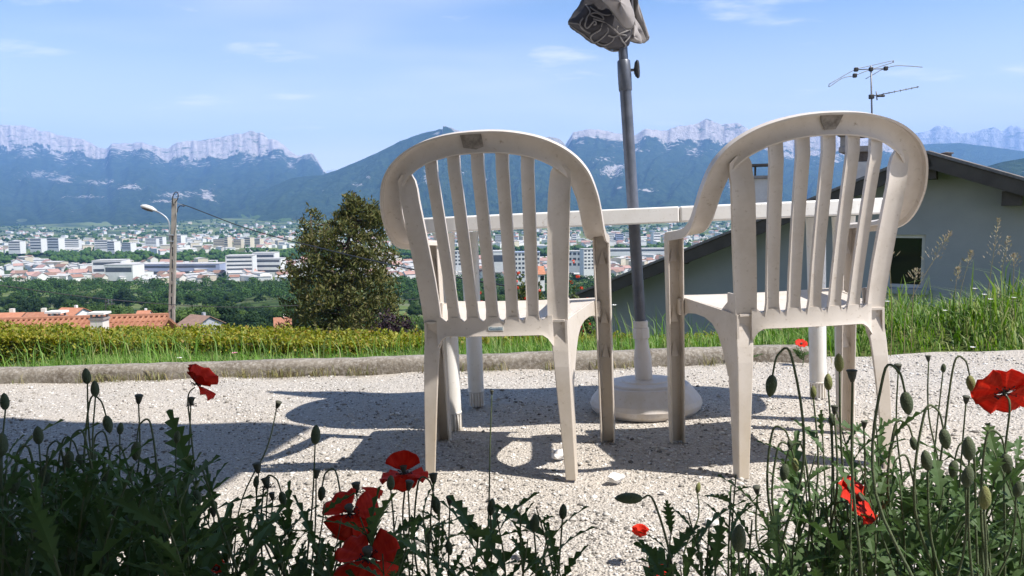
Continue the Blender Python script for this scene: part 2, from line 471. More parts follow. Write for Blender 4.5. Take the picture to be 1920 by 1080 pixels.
def mrange(name, pts, D, Df, zf, cliff, mat, rough=1.0, jag=2.0, nu=420, nv=110, seed=0.0, spur=0.12, scree=0.0, meadows=(), pxrock=()):
    px = np.array([p[0] for p in pts], float); py = np.array([p[1] for p in pts], float)
    u = np.linspace(px[0], px[-1], nu); vr = np.interp(u, px, py)
    vs_ = np.concatenate([np.linspace(0, 1, nv), np.linspace(1.04, 1.6, 12)])
    V = []; rock = []; mead = []
    for i in range(nu):
        uu = u[i]
        vv = vr[i]+jag*fbm(uu*0.045, seed, 1.3, 4)
        Dr = D*(1+0.04*mnoise.noise((uu*0.004, seed, 0)))
        R = px_w(uu, vv, y=Dr)
        Dfo = Df*(1+0.08*mnoise.noise((uu*0.006, seed+4, 0)))
        H = R.z-zf
        sp_ = fbm(uu*0.013, seed+9, 0, 3)
        cl0 = cliff(uu)               # fraction of the height taken by the top cliff
        for v in vs_:
            if v <= 1:
                d = Dfo+(Dr-Dfo)*v
                q = 1-cl0
                if cl0 > 0.02:
                    vb = 0.90+0.03*mnoise.noise((uu*0.02, seed+2, 0))
                    if v < vb: pz = q*(0.35*(v/vb)+0.65*(v/vb)**1.7)
                    else: pz = q+(1-q)*min(1.0, ((v-vb)/(1-vb))*1.9) if (v-vb)/(1-vb) < 0.526 else 1.0-0.0*(1-v)
                else: pz = 0.55*v+0.45*v**1.6
                z = zf+H*pz
                env = math.sin(math.pi*min(1, max(0, v)))**0.7
                n_ = ridged(uu*0.016+0.4*math.sin(v*5), v*2.2, seed, 4)-0.5
                z += H*spur*rough*n_*env*1.3
                if cl0 > 0.02 and v > 0.86:
                    d -= (Dr-Dfo)*0.025*(ridged(uu*0.05, v*1.5, seed+3, 3)-0.5)*(1 if v < 0.97 else max(0, (1-v)/0.03))
            else:
                d = Dr*(1+(v-1)*0.2); z = zf+H*(1-(v-1)*1.4)
            kx_ = d/Dr
            V.append((R.x*kx_, d, z))
            r0 = 0.0
            if v <= 1.02 and cl0 > 0.02:
                r0 = 1.0*float(sstep(0.895, 0.925, v))
                r0 = max(r0, scree*float(sstep(0.70, 0.9, v))*(0.55+0.5*mnoise.noise((uu*0.03, v*5, seed))))
            w_ = px_w  # projected row height, to place outcrops that the slopes show
            vpix = CY  # unused
            zz = (z-CAM_H)/d
            vp = 400-zz*F_PX
            for (au, av, su, sv, k) in pxrock:
                e = ((uu-au)/su)**2+((vp-av)/sv)**2
                if e < 4: r0 = max(r0, k*math.exp(-e))
            rock.append(r0+0.0)
            mm = 0.0
            for (au, av, su, sv) in meadows:
                e = ((uu-au)/su)**2+((vp-av)/sv)**2
                if e < 5: mm = max(mm, math.exp(-e*0.7)+0.25*mnoise.noise((uu*0.09, vp*0.25, 2)))
            mead.append(mm)
    n2 = len(vs_)
    ii = np.arange((nu-1)*(n2-1)); a = ii//(n2-1); c = ii % (n2-1)
    Fq = np.stack([a*n2+c, (a+1)*n2+c, (a+1)*n2+c+1, a*n2+c+1], -1)
    me = np_mesh(name, np.array(V), Fq, True)
    at = me.attributes.new('rock', 'FLOAT', 'POINT'); at.data.foreach_set('value', np.array(rock, np.float32))
    at = me.attributes.new('meadow', 'FLOAT', 'POINT'); at.data.foreach_set('value', np.array(mead, np.float32))
    o = link(name, me, mat); tag(o, kind='structure'); return o

FOR, FOR2 = (0.016, 0.038, 0.018), (0.058, 0.092, 0.042)
ROCK, ROCK2 = (0.74, 0.655, 0.60), (0.36, 0.33, 0.31)
mA = mountain_mat('limestone_cliff_mountain', FOR, FOR2, ROCK, ROCK2, (0.13, 0.17, 0.08), D=13000)
mB = mountain_mat('wooded_mountain', FOR, FOR2, (0.45, 0.42, 0.40), (0.26, 0.25, 0.24), (0.10, 0.16, 0.045), D=8000)
mC = mountain_mat('bare_rock_mountain', FOR, FOR2, (0.80, 0.76, 0.74), (0.30, 0.29, 0.29), D=16000)
mS = simple('snow', (0.85, 0.86, 0.88), (0.5, 0.5, 0.52), 0.001, 0.7)
left = [(-900, 300), (-700, 270), (-500, 285), (-300, 262), (-150, 252), (-60, 246), (0, 240), (40, 241), (60, 245), (75, 252), (90, 250), (110, 256), (135, 263), (152, 262), (170, 272), (185, 280), (200, 282), (206, 278), (215, 273), (240, 273), (265, 271), (290, 276), (315, 282), (330, 272), (350, 268), (385, 265), (420, 260), (455, 256), (470, 249), (480, 253), (493, 253), (505, 265), (520, 268), (540, 283), (555, 293), (565, 296), (585, 292), (595, 303), (605, 322), (640, 345), (720, 365), (820, 395)]
def cliffA(u):
    return float(np.interp(u, [-900, 0, 150, 195, 205, 280, 330, 480, 540, 570, 590, 610, 700], [.28, .30, .26, .20, .10, .17, .28, .32, .16, .03, .09, .05, 0]))
PXR_A = [(70, 320, 40, 8, .55), (110, 328, 30, 7, .6), (180, 336, 35, 5, .6), (240, 345, 30, 6, .6), (160, 362, 40, 4, .55), (330, 360, 40, 7, .6), (385, 362, 18, 14, .62), (120, 333, 25, 5, .5), (300, 372, 30, 4, .55), (200, 333, 18, 4, .6), (545, 305, 10, 12, .5)]
mrange('cliff_mountain', left, 13000, 5600, -60, cliffA, mA, seed=1.0, scree=0.62, pxrock=PXR_A, meadows=[(15, 420, 22, 4), (90, 421, 14, 3), (150, 420, 9, 3), (30, 405, 10, 3)], nu=620, nv=120, spur=0.10)
mid = [(330, 425), (380, 408), (440, 382), (480, 362), (520, 345), (545, 334), (575, 331), (605, 328), (640, 315), (700, 290), (750, 265), (800, 247), (825, 242), (850, 244), (870, 250), (900, 249), (925, 246), (965, 256), (1010, 262), (1035, 260), (1050, 265), (1062, 278), (1072, 305), (1085, 335), (1110, 362), (1150, 385), (1210, 405), (1300, 425)]
def cliffB(u): return float(np.interp(u, [300, 820, 850, 900, 1000, 1055, 1075, 1100], [0, 0, .06, .05, .10, .22, .16, 0]))
PXR_B = [(820, 253, 14, 4, .62), (800, 330, 10, 22, .5), (780, 345, 12, 10, .5), (850, 345, 8, 8, .6), (905, 335, 10, 9, .62), (1060, 300, 16, 14, .7), (690, 330, 6, 5, .6), (670, 345, 12, 6, .5), (870, 325, 8, 6, .5), (930, 355, 8, 4, .5)]
mrange('wooded_mountain', mid, 8200, 5000, -70, cliffB, mB, seed=5.0, jag=1.2, pxrock=PXR_B, nu=520, nv=110, spur=0.13,
       meadows=[(440, 403, 42, 7), (385, 413, 40, 5), (530, 411, 16, 6), (505, 423, 22, 6), (545, 424, 28, 5), (340, 418, 25, 4), (470, 430, 20, 3), (930, 410, 20, 3), (610, 425, 14, 3)])
right = [(1000, 420), (1040, 330), (1063, 270), (1075, 252), (1100, 247), (1140, 250), (1170, 256), (1190, 255), (1210, 248), (1240, 246), (1270, 242), (1300, 236), (1325, 226), (1340, 235), (1360, 232), (1385, 232), (1398, 245), (1420, 262), (1445, 268), (1480, 262), (1520, 256), (1560, 250), (1600, 258), (1650, 268), (1720, 285), (1800, 300), (1900, 330), (2100, 340), (2400, 320), (2800, 330)]
def cliffC(u): return float(np.interp(u, [1000, 1063, 1170, 1260, 1330, 1400, 1440, 1560, 1650, 1750], [0, .14, .14, .2, .27, .26, .2, .34, .2, .02]))
PXR_C = [(1150, 322, 26, 14, .75), (1085, 272, 14, 8, .5), (1190, 285, 30, 5, .6), (1250, 270, 24, 6, .6), (1215, 360, 16, 7, .6), (1300, 290, 18, 10, .5), (1375, 350, 12, 12, .55), (1480, 300, 25, 10, .5), (1560, 300, 30, 20, .6), (1130, 300, 20, 6, .5), (1160, 355, 10, 5, .5)]
mrange('jagged_mountain', right, 11500, 5600, -60, cliffC, mA, seed=9.0, jag=2.2, scree=0.35, pxrock=PXR_C, nu=560, nv=110, spur=0.12)
far_r = [(1500, 300), (1600, 268), (1660, 258), (1715, 252), (1740, 248), (1755, 238), (1775, 243), (1800, 252), (1830, 250), (1850, 243), (1865, 240), (1880, 247), (1895, 238), (1920, 245), (1990, 240), (2060, 252), (2150, 238), (2300, 260), (2500, 270), (2800, 300)]
mrange('bare_rock_range', far_r, 19000, 13500, 100, lambda u: .42, mC, seed=14.0, jag=2.6, scree=1.25, nu=360, nv=80, spur=0.16)
blue_r = [(1600, 330), (1680, 283), (1720, 272), (1760, 269), (1800, 268), (1860, 275), (1920, 284), (2050, 290), (2300, 300), (2800, 320)]
mrange('wooded_foothill', blue_r, 12500, 9000, 20, lambda u: 0, mB, seed=17.0, jag=1.0, nu=240, nv=60)
dark_r = [(1700, 380), (1800, 332), (1850, 312), (1885, 303), (1920, 297), (2000, 285), (2200, 290), (2500, 330), (2800, 360)]
mrange('wooded_hill', dark_r, 4200, 2600, -78, lambda u: 0, mB, seed=21.0, jag=1.2, nu=240, nv=60)
snow = [(560, 340), (600, 326), (612, 321), (624, 317), (636, 319), (650, 324), (700, 345)]
mrange('snow_peak', snow, 20500, 18500, 110, lambda u: .5, mS, seed=25.0, jag=1.0, nu=80, nv=30)

# air between here and the mountains
hz = MB(); hz.box2((-30000, -40, -90), (30000, 24200, 2450))
m = bpy.data.materials.new('haze'); m.use_nodes = True; t = m.node_tree; t.nodes.clear()
out = t.nodes.new('ShaderNodeOutputMaterial'); pv = t.nodes.new('ShaderNodeVolumePrincipled')
pv.inputs['Color'].default_value = (0.28, 0.52, 1.0, 1); pv.inputs['Density'].default_value = 5.8e-5; pv.inputs['Anisotropy'].default_value = 0.0
t.links.new(pv.outputs[0], out.inputs['Volume'])
o = hz.build('haze', m); tag(o, 'pale blue summer haze over the valley', 'haze', kind='stuff')
# ------------------------------------------------------------------ white plastic armchairs
def plastic(name, base, grime, amount, rough=0.42):
    m, t, b = nt(name)
    g1 = ramp(t, noise_fac(t, 9, 6, 0.7), 0.45, 0.75); g2 = ramp(t, noise_fac(t, 70, 4, 0.7), 0.60, 0.80)
    c = mix(t, amount, base, grime)
    c1 = mix(t, g1, base, c); c2 = mix(t, g2, c1, (grime[0]*0.75, grime[1]*0.7, grime[2]*0.62))
    # rain-splashed dirt low on the legs
    tc_ = t.nodes.new('ShaderNodeTexCoord'); sp = t.nodes.new('ShaderNodeSeparateXYZ'); t.links.new(tc_.outputs['Object'], sp.inputs[0])
    r1 = ramp(t, sp.outputs['Z'], 0.30, 0.02)
    mu = N(t, 'ShaderNodeMath', operation='MULTIPLY'); t.links.new(r1, mu.inputs[0]); t.links.new(ramp(t, noise_fac(t, 14, 5, 0.65, sc=(1, 1, 0.25)), 0.30, 0.75), mu.inputs[1])
    mu2 = N(t, 'ShaderNodeMath', operation='MULTIPLY'); t.links.new(mu.outputs[0], mu2.inputs[0]); mu2.inputs[1].default_value = 0.75
    t.links.new(mix(t, mu2.outputs[0], c2, (0.50, 0.40, 0.26)), b.inputs['Base Color'])
    b.inputs['Roughness'].default_value = rough; b.inputs['Specular IOR Level'].default_value = 0.4
    bump(t, b, noise_fac(t, 120, 3, 0.6), 0.08, 0.002)
    return m
MT['plastic'] = plastic('white_chair_plastic', (0.58, 0.525, 0.47), (0.38, 0.32, 0.25), 0.5)
MT['table_plastic'] = plastic('white_table_plastic', (0.76, 0.745, 0.72), (0.55, 0.50, 0.43), 0.35)
MT['tape'] = simple('worn_grey_tape', (0.30, 0.27, 0.24), (0.14, 0.12, 0.10), 55, 0.7, 80, 0.5, 0.002)
MT['sticker'] = simple('pale_sticker', (0.72, 0.74, 0.72), (0.60, 0.64, 0.62), 90, 0.5)
MT['sticker_ink'] = simple('blue_sticker_print', (0.08, 0.22, 0.36), None)
MT['dark_gap'] = simple('shadow_gap', (0.05, 0.05, 0.05), None)

ARC = [(0, .911), (.08, .906), (.16, .888), (.22, .858), (.262, .815), (.285, .765)]
def arc_z(x): return float(np.interp(abs(x), [a[0] for a in ARC], [a[1] for a in ARC]))
def back_y(x, z):
    k = max(0.0, (z-.383)/.528)
    return -(.193+.122*k**1.25)+.60*x*x
def sweep(path, ws, ns, prof):
    P = catmull(path, 6); W = catmull(ws, 6); Nn = catmull(ns, 6)
    rings = []
    for p, w, n in zip(P, W, Nn):
        w = w.normalized(); n = (n-w*n.dot(w)).normalized()
        rings.append([p+w*a+n*b_ for a, b_ in prof])
    return rings
def strip(mb, zs, xl, xr, th=.009, back=0.0, nx=4, lip=0.0, z_in=9):
    """a strip of the curved back between x = xl(z) and xr(z), with rims turned to the rear"""
    rings = []
    for z in zs:
        a, c = xl(z), xr(z); fr = []; rr = []
        for i in range(nx+1):
            x = a+(c-a)*i/nx; y = back_y(x, z)+back+.013*float(sstep(z_in, z_in+.055, z))
            e = abs(2*i/nx-1)**3*lip
            fr.append((x, y, z)); rr.append((x, y-th-e, z))
        rings.append(fr+rr[::-1])
    mb.rings(rings)

def make_chair(label, seed, mat_world, tape_shape):
    root = empty('plastic_armchair', mat_world, label, 'chair', 'white plastic armchairs at the garden table')
    PM = MT['plastic']
    # arched band: arm - back - arm, one moulded channel
    prof = [(0, -.006), (.010, -.0095), (.042, -.0095), (.056, -.004), (.0565, .0065), (.0525, .007), (.042, -.001), (.015, -.002), (.0065, .004), (.0055, .018), (0, .0185)]
    half = [((.287, .150, .630), (-1, 0, 0), (0, 0, -1)), ((.290, .07, .633), (-1, 0, 0), (0, 0, -1)), ((.293, -.01, .637), (-1, 0, 0), (0, -.1, -1)),
            ((.296, -.085, .645), (-1, 0, 0), (0, -.35, -.95)), ((.296, -.140, .668), (-1, 0, 0), (0, -.8, -.6)), ((.294, -.183, .710), (-1, 0, -.03), (0, -1, -.35)),
            ((.287, -.212, .755), (-.97, .05, -.18), (0, -1, -.25)), ((.268, -.240, .808), (-.84, .15, -.54), (0.05, -1, -.25)), ((.228, -.266, .853), (-.62, .21, -.78), (.05, -1, -.28)),
            ((.165, -.291, .887), (-.40, .26, -.92), (.03, -1, -.30)), ((.085, -.309, .906), (-.18, .28, -.98), (0, -1, -.30)), ((0, -.315, .911), (0, .285, -.96), (0, -1, -.30))]
    full = half+[((-p[0], p[1], p[2]), (-w[0], w[1], w[2]), (-n[0], n[1], n[2])) for p, w, n in half[-2::-1]]
    rings = sweep([f[0] for f in full], [f[1] for f in full], [f[2] for f in full], prof)
    mb = MB(); mb.rings(rings)
    band = mb.build('back_band', PM, root, smooth=True, angle=40)
    # patch of tape on the top of the band
    pts = {'square': [(-.026, .908), (.028, .909), (.031, .872), (.012, .866), (-.020, .872)], 'wedge': [(-.030, .9085), (.030, .9085), (.021, .885), (.013, .870), (-.013, .870), (-.023, .885)]}[tape_shape]
    off = -0.012 if tape_shape == 'square' else 0.0
    mb = MB()
    def yb(x, z): return -.3165-(.911-z)*-.30
    poly = [(x+off, yb(x, z)+.0005, z) for x, z in pts]
    mb.prism(poly, (0, -.0018, -.0004)); mb.build('tape_patch', MT['tape'], root)
    # slats and the two wide stiles
    for k in range(-2, 3):
        zt = arc_z(k*.062)-.046
        zs = [.408+(zt-.408)*i/10 for i in range(11)]
        def xc(z, k=k): s = (z-.40)/.47; return k*(.0525+.0105*s)
        def hw(z): s = (z-.40)/.47; return .0150+.006*max(0, 1-s*9)+.001*s
        mb = MB(); strip(mb, zs, lambda z: xc(z)-hw(z), lambda z: xc(z)+hw(z), .0075, .002, 4, .0045, zt-.05)
        mb.build('slat', PM, root, smooth=True, angle=40)
    for s in (-1, 1):
        zs = [.30, .33, .36, .39, .43, .48, .54, .60, .66, .71, .75, .780, .802, .818]
        inn = [.170, .165, .152, .147, .1455, .1475, .151, .156, .161, .165, .169, .173, .177, .186]
        ou = [.198, .197, .196, .196, .197, .200, .205, .210, .215, .219, .222, .226, .227, .213]
        fi = lambda z: float(np.interp(z, zs, inn)); fo = lambda z: float(np.interp(z, zs, ou))
        mb = MB()
        if s > 0: strip(mb, zs, fi, fo, .008, .004, 6, .0055, .735)
        else: strip(mb, zs, lambda z: -fo(z), lambda z: -fi(z), .008, .004, 6, .0055, .735)
        mb.build('stile', PM, root, smooth=True, angle=40)
    # lower back rail with slot ends
    mb = MB()
    xs = np.linspace(-.158, .158, 25); rings = []
    for x in xs:
        q = abs(x)/.158; zb = .386-.030*max(0, (q-.80)/.2)**2
        k = x/.0525; slot = abs((k-math.floor(k))-.5) < .24 and abs(k) < 3.0
        zt = .436 if not slot else .424
        y0 = back_y(x, .40); y1 = back_y(x, zt)
        rings.append([(x, y0+.004, zb+.012), (x, y1+.002, zt), (x, y1-.0085, zt), (x, y0-.012, zb+.014), (x, y0-.017, zb), (x, y0-.008, zb-.002)])
    mb.rings(rings); rail = mb.build('back_rail', PM, root, smooth=True, angle=45)
    for k in (-2.4, -1.5, -.6, .4, 1.3, 2.2):
        mb = MB(); mb.box((k*.052, -.176, .384), (.0022, .014, .012)); mb.build('rib', PM, rail)
    if tape_shape == 'square':
        mb = MB(); mb.box((.008, back_y(.008, .40)-.0128, .405), (.041, .0016, .011)); st = mb.build('sticker', MT['sticker'], rail)
        cu = bpy.data.curves.new('sticker_text', 'FONT'); cu.body = 'Gentilis'; cu.size = .0115; cu.align_x = 'CENTER'; cu.align_y = 'CENTER'; cu.extrude = .0002
        to = bpy.data.objects.new('tmp', cu); COL.objects.link(to)
        dg = bpy.context.evaluated_depsgraph_get(); me = bpy.data.meshes.new_from_object(to.evaluated_get(dg)); bpy.data.objects.remove(to)
        me.materials.clear()
        link('lettering', me, MT['sticker_ink'], rail, Matrix.Translation((.008, back_y(.008, .40)-.0142, .405)) @ Matrix.Rotation(math.pi/2, 4, 'X'))
    # seat
    ny, nx = 16, 14; top = []; bot = []
    ys_ = list(np.linspace(-.190, .205, ny))+[.219, .228, .232, .231]
    for j, y in enumerate(ys_):
        s = min(1, (y+.19)/.395); w = .188+.050*s; ru, rb = [], []
        for i in range(nx+1):
            x = w*(2*i/nx-1); q = abs(2*i/nx-1)
            z = .424+.020*s-.013*(1-q**2)*math.sin(math.pi*min(1, max(0, s*.9)))
            if j >= ny: z -= [.003, .010, .022, .048][j-ny]
            ru.append((x, y, z)); rb.append((x, y-(.005 if j >= ny+1 else 0), z-(.006 if j < ny+1 else .001)))
        top.append(ru+rb[::-1])
    mb = MB(); mb.rings(top); seat = mb.build('seat', PM, root, smooth=True, angle=50)
    # legs and side skirts
    for s in (-1, 1):
        # rear leg, angle section: rear plate and outer side plate
        rings = []
        for z in (.475, .45, .425, .40, .37, .34, .30, .22, .14, .07, 0.0):
            q = 1-z/.425
            xo = .196+.011*q; q = max(q, 0); w_ = .050-.022*q**.8; dp = .105-.062*q**.7-(.05 if z > .43 else 0)
            yr = float(np.interp(z, [0, .28, .34, .39, .425, .475], [-.210, -.200, -.192, -.182, -.174, -.170])); e = .0055
            P = [(xo, yr), (xo, yr+dp), (xo-e, yr+dp), (xo-e-.001, yr+e+.001), (xo-w_, yr+e), (xo-w_, yr)]
            rings.append([(s*x, y, z) for x, y in P])
        mb = MB(); mb.rings(rings); mb.build('rear_leg', PM, root, bevel=.0025)
        # front leg, channel open to the rear
        rings = []
        for z in (.632, .60, .45, .30, .15, 0.0):
            q = 1-z/.632; xc_ = .264-.002*q; hw_ = .0245-.003*q; yf = .158+.026*q; dp = .040-.008*q; e = .005
            if z == .632: yf -= .006
            P = [(xc_+hw_, yf), (xc_+hw_, yf-dp), (xc_+hw_-e, yf-dp), (xc_+hw_-e-.001, yf-e), (xc_-hw_+e+.001, yf-e), (xc_-hw_+e, yf-dp), (xc_-hw_, yf-dp), (xc_-hw_, yf)]
            rings.append([(s*x, y, z) for x, y in P])
        mb = MB(); mb.rings(rings); fl = mb.build('front_leg', PM, root, bevel=.002)
        for z0, hh_ in ((.55, .05), (.37, .055), (.265, .055)):
            q = 1-z0/.632; yf = .158+.026*q-.0048
            mb = MB(); a = s*.264
            mb.add([(a-.013, yf, z0), (a+.013, yf, z0), (a-.011, yf-.011, z0), (a+.011, yf-.011, z0), (a, yf, z0+hh_)], [(0, 1, 3, 2), (2, 3, 4), (0, 2, 4), (1, 4, 3), (0, 4, 1)])
            mb.build('stacking_rib', PM, fl)
        # side skirt of the seat
        top_ = [(-.188, .422), (-.10, .428), (0, .434), (.10, .440), (.165, .443)]
        low = [(.165, .372), (.150, .385), (.120, .398), (.06, .402), (0, .398), (-.045, .386), (-.078, .362), (-.101, .328), (-.117, .295), (-.132, .255), (-.188, .255)]
        poly = top_+low
        X = lambda y: .192+.048*min(1, max(0, (y+.19)/.355))
        A = [(s*(X(y)+.003), y, z) for y, z in poly]; Bv = [(s*(X(y)-.003), y, z) for y, z in poly]
        n = len(poly); mb = MB()
        mb.add(A+Bv, [tuple(range(n)), tuple(range(2*n-1, n-1, -1))]+[(i, n+i, n+(i+1) % n, (i+1) % n) for i in range(n)])
        mb.build('seat_skirt', PM, root)
        # link between the seat edge and the front leg
        mb = MB(); mb.box((s*.243, .150, .415), (.022, .030, .05)); mb.build('seat_bracket', PM, root, bevel=.004)
    return root
make_chair('white plastic armchair whose top band carries a square taped patch', 1, TT(-0.0141, 2.2753, 0.002, -0.1993), 'square')
make_chair('white plastic armchair whose top band carries a wedge shaped patch', 2, TT(0.7536, 2.2034, 0.002, 0.0632), 'wedge')

# ------------------------------------------------------------------ oval plastic table
TCX, TCY, TYAW = 0.467, 2.765, math.radians(-4.6)
table = empty('garden_table', TT(TCX, TCY, 0, TYAW), 'long white plastic garden table with rounded ends behind the chairs', 'table')
def oval(hx, hy, n=72):
    out = []
    for i in range(n):
        a = 2*math.pi*i/n; c, s = math.cos(a), math.sin(a); e = 2/3.2
        out.append((math.copysign(abs(c)**e, c)*hx, math.copysign(abs(s)**e, s)*hy))
    return out
HX, HY, ZT = .885, .315, .716
seams = [-.302, .085]
def clip_poly(P, a, b_):
    def cut(P, k, sgn):
        o_ = []
        for i in range(len(P)):
            p, q = P[i], P[(i+1) % len(P)]; ip = sgn*(p[0]-k) >= 0; iq = sgn*(q[0]-k) >= 0
            if ip: o_.append(p)
            if ip != iq:
                t_ = (k-p[0])/(q[0]-p[0]); o_.append((k, p[1]+(q[1]-p[1])*t_))
        return o_
    return cut(cut(P, a, 1), b_, -1)
edges = [-2]+seams+[2]
for a, b_ in zip(edges[:-1], edges[1:]):
    g_ = .0012
    mb = MB()
    outer = clip_poly(oval(HX, HY), a+g_, b_-g_); inset = clip_poly(oval(HX-.012, HY-.012), a+g_, b_-g_); inn = clip_poly(oval(HX-.030, HY-.030), a+g_, b_-g_)
    mb.prism([(x, y, ZT-.05) for x, y in outer], (0, 0, .050))
    mb.build('tabletop_panel', MT['table_plastic'], table, bevel=.006, seg=3)
for x, y, rn in ((-.635, .16, 1), (.635, .16, 1), (-.672, -.19, 1), (.617, -.19, 1)):
    mb = MB(); mb.lathe([(.036, .664), (.034, .62), (.031, .35), (.0295, .058)], 24, (x, y, 0)); lg = mb.build('leg', MT['table_plastic'], table, smooth=True, angle=40)
    mb = MB(); mb.lathe([(.0245, .058), (.0245, .004), (.021, 0)], 24, (x, y, 0)); cup = mb.build('foot_cup', MT['table_plastic'], lg, smooth=True, angle=40)
    for k in range(16):
        an = 2*math.pi*k/16
        mb = MB(); mb.box((x+.0262*math.cos(an), y+.0262*math.sin(an), .029), (.006, .0045, .054), Matrix.Rotation(an, 3, 'Z')); mb.build('rib', MT['table_plastic'], lg)
    mb = MB(); mb.lathe([(.030, .064), (.0315, .060), (.030, .056)], 24, (x, y, 0)); mb.build('foot_ring', MT['table_plastic'], lg)

# ------------------------------------------------------------------ parasol base and closed parasol
MT['base_plastic'] = plastic('grey_white_base_plastic', (0.66, 0.62, 0.60), (0.48, 0.42, 0.36), 0.4, 0.5)
MT['pole'] = simple('grey_painted_steel', (0.075, 0.085, 0.11), (0.11, 0.12, 0.15), 30, 0.38, 90, 0.1, 0.001, 0.2)
MT['knob'] = simple('black_knob_plastic', (0.018, 0.018, 0.022), (0.03, 0.03, 0.035), 30, 0.4)
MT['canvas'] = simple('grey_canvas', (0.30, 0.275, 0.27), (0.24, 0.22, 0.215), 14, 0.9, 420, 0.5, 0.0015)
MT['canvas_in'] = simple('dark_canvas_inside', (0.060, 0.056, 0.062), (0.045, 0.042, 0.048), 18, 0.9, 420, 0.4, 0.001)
MT['piping'] = simple('pale_grey_piping', (0.20, 0.185, 0.18), (0.15, 0.14, 0.135), 30, 0.85)
PBX, PBY = .468, 2.80
pa = px_t(1203, 640, y=PBY); pz = px_t(1168, 95, y=PBY)
axis = (pz-pa).normalized()
foot = pa-axis*(pa.z/axis.z)
rotq = Vector((0, 0, 1)).rotation_difference(axis).to_matrix().to_4x4()
pb = empty('parasol_base', TT(foot.x, foot.y, 0, .2), 'round grey white stepped parasol base standing under the table', 'parasol base')
mb = MB(); mb.lathe([(.183, .0), (.195, .014), (.199, .030), (.194, .046), (.158, .092), (.153, .096), (.143, .097), (.139, .0935), (.134, .0935), (.130, .101), (.125, .104), (.088, .107), (.084, .111), (.040, .113), (.0, .113)], 72)
mb.build('disc', MT['base_plastic'], pb, smooth=True, angle=20)
NB = rot_z(-.2) @ rotq @ Matrix.Translation((0, 0, .0))
mb = MB(); mb.lathe([(.0305, .100), (.0315, .16), (.0310, .19), (.0250, .235), (.0235, .262)], 16); neck = mb.build('neck', MT['base_plastic'], pb, NB, smooth=True, angle=35)
mb = MB(); mb.lathe([(.0275, .258), (.0300, .262), (.0300, .296), (.0275, .299)], 8); mb.build('clamp_collar', MT['base_plastic'], pb, NB, bevel=.002)
mb = MB(); mb.lathe([(.0235, .297), (.0260, .300), (.0265, .320), (.0240, .323)], 20); mb.build('upper_collar', MT['base_plastic'], pb, NB, smooth=True, angle=35)

par = empty('closed_parasol', M @ Matrix.Translation(foot) @ rotq, 'closed grey parasol leaning slightly in its base between the chairs', 'parasol')
def plen(v): return ((px_t(1190, v, y=PBY).z-foot.z))/axis.z
z_s0, z_s1, z_c = plen(168), plen(112), plen(95)
mb = MB(); mb.lathe([(.0205, .11), (.0205, z_s0+.01)], 20); mb.build('lower_pole', MT['pole'], par, smooth=True, angle=40)
mb = MB(); mb.lathe([(.0165, z_s0), (.0165, z_c+.55)], 20); mb.build('upper_pole', MT['pole'], par, smooth=True, angle=40)
mb = MB(); mb.lathe([(.0215, z_s0-.004), (.0235, z_s0), (.0240, z_s0+.05), (.0225, z_s1-.004), (.0195, z_s1)], 20); sl = mb.build('sleeve', MT['pole'], par, smooth=True, angle=40)
zk = (z_s0*.35+z_s1*.65)
mb = MB(); mb.tube([(.022, 0, zk), (.036, 0, zk)], .005, 8); mb.build('knob_bolt', MT['pole'], sl)
mb = MB(); rr = []
for xk, rk in ((.034, .006), (.037, .022), (.044, .029), (.050, .026), (.053, .012)):
    rr.append([(xk, (rk*(1+.22*math.cos(3*2*math.pi*i/24)))*math.cos(2*math.pi*i/24), zk+(rk*(1+.22*math.cos(3*2*math.pi*i/24)))*math.sin(2*math.pi*i/24)) for i in range(24)])
mb.rings(rr); mb.build('knob', MT['knob'], sl, smooth=True, angle=50)

# the canopy: a dark gathered bundle of hems below, pale outer panels hanging over it
PINV = (M @ Matrix.Translation(foot) @ rotq).inverted() @ M
def LP(u, v, dy=0.0): return PINV @ px_t(u, v, y=PBY+dy)
BV = [-420, -330, -220, -120, -60, -20, 0, 14, 28, 42, 52, 62, 72, 80, 86, 91, 95]
BL = [1128, 1120, 1110, 1104, 1099, 1096, 1092, 1083, 1073, 1065, 1071, 1083, 1099, 1112, 1123, 1134, 1146]
BR = [1160, 1172, 1182, 1188, 1190, 1190, 1189, 1188, 1187, 1186, 1185, 1184, 1182, 1179, 1175, 1169, 1158]
def bun(v, th):
    l_, r_2 = float(np.interp(v, BV, BL)), float(np.interp(v, BV, BR)); uc, hw_ = (l_+r_2)/2, (r_2-l_)/2
    k = 1+.07*math.sin(5*th+v*.05)*(1 if v < 60 else .5)
    return LP(uc+hw_*math.cos(th)*(.97+.03*k), v+3*math.sin(3*th)*(1 if -100 < v < 80 else 0), .00172*hw_*.85*math.sin(th)*k)
vv_ = list(np.interp(np.linspace(0, 1, 54), np.linspace(0, 1, len(BV)), BV))
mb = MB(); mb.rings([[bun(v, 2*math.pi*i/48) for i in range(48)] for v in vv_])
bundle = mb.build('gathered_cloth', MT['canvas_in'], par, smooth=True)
tx = bpy.data.textures.new('cloth_folds', 'CLOUDS'); tx.noise_scale = .045
dm = bundle.modifiers.new('folds', 'DISPLACE'); dm.texture = tx; dm.strength = .02; dm.mid_level = .5
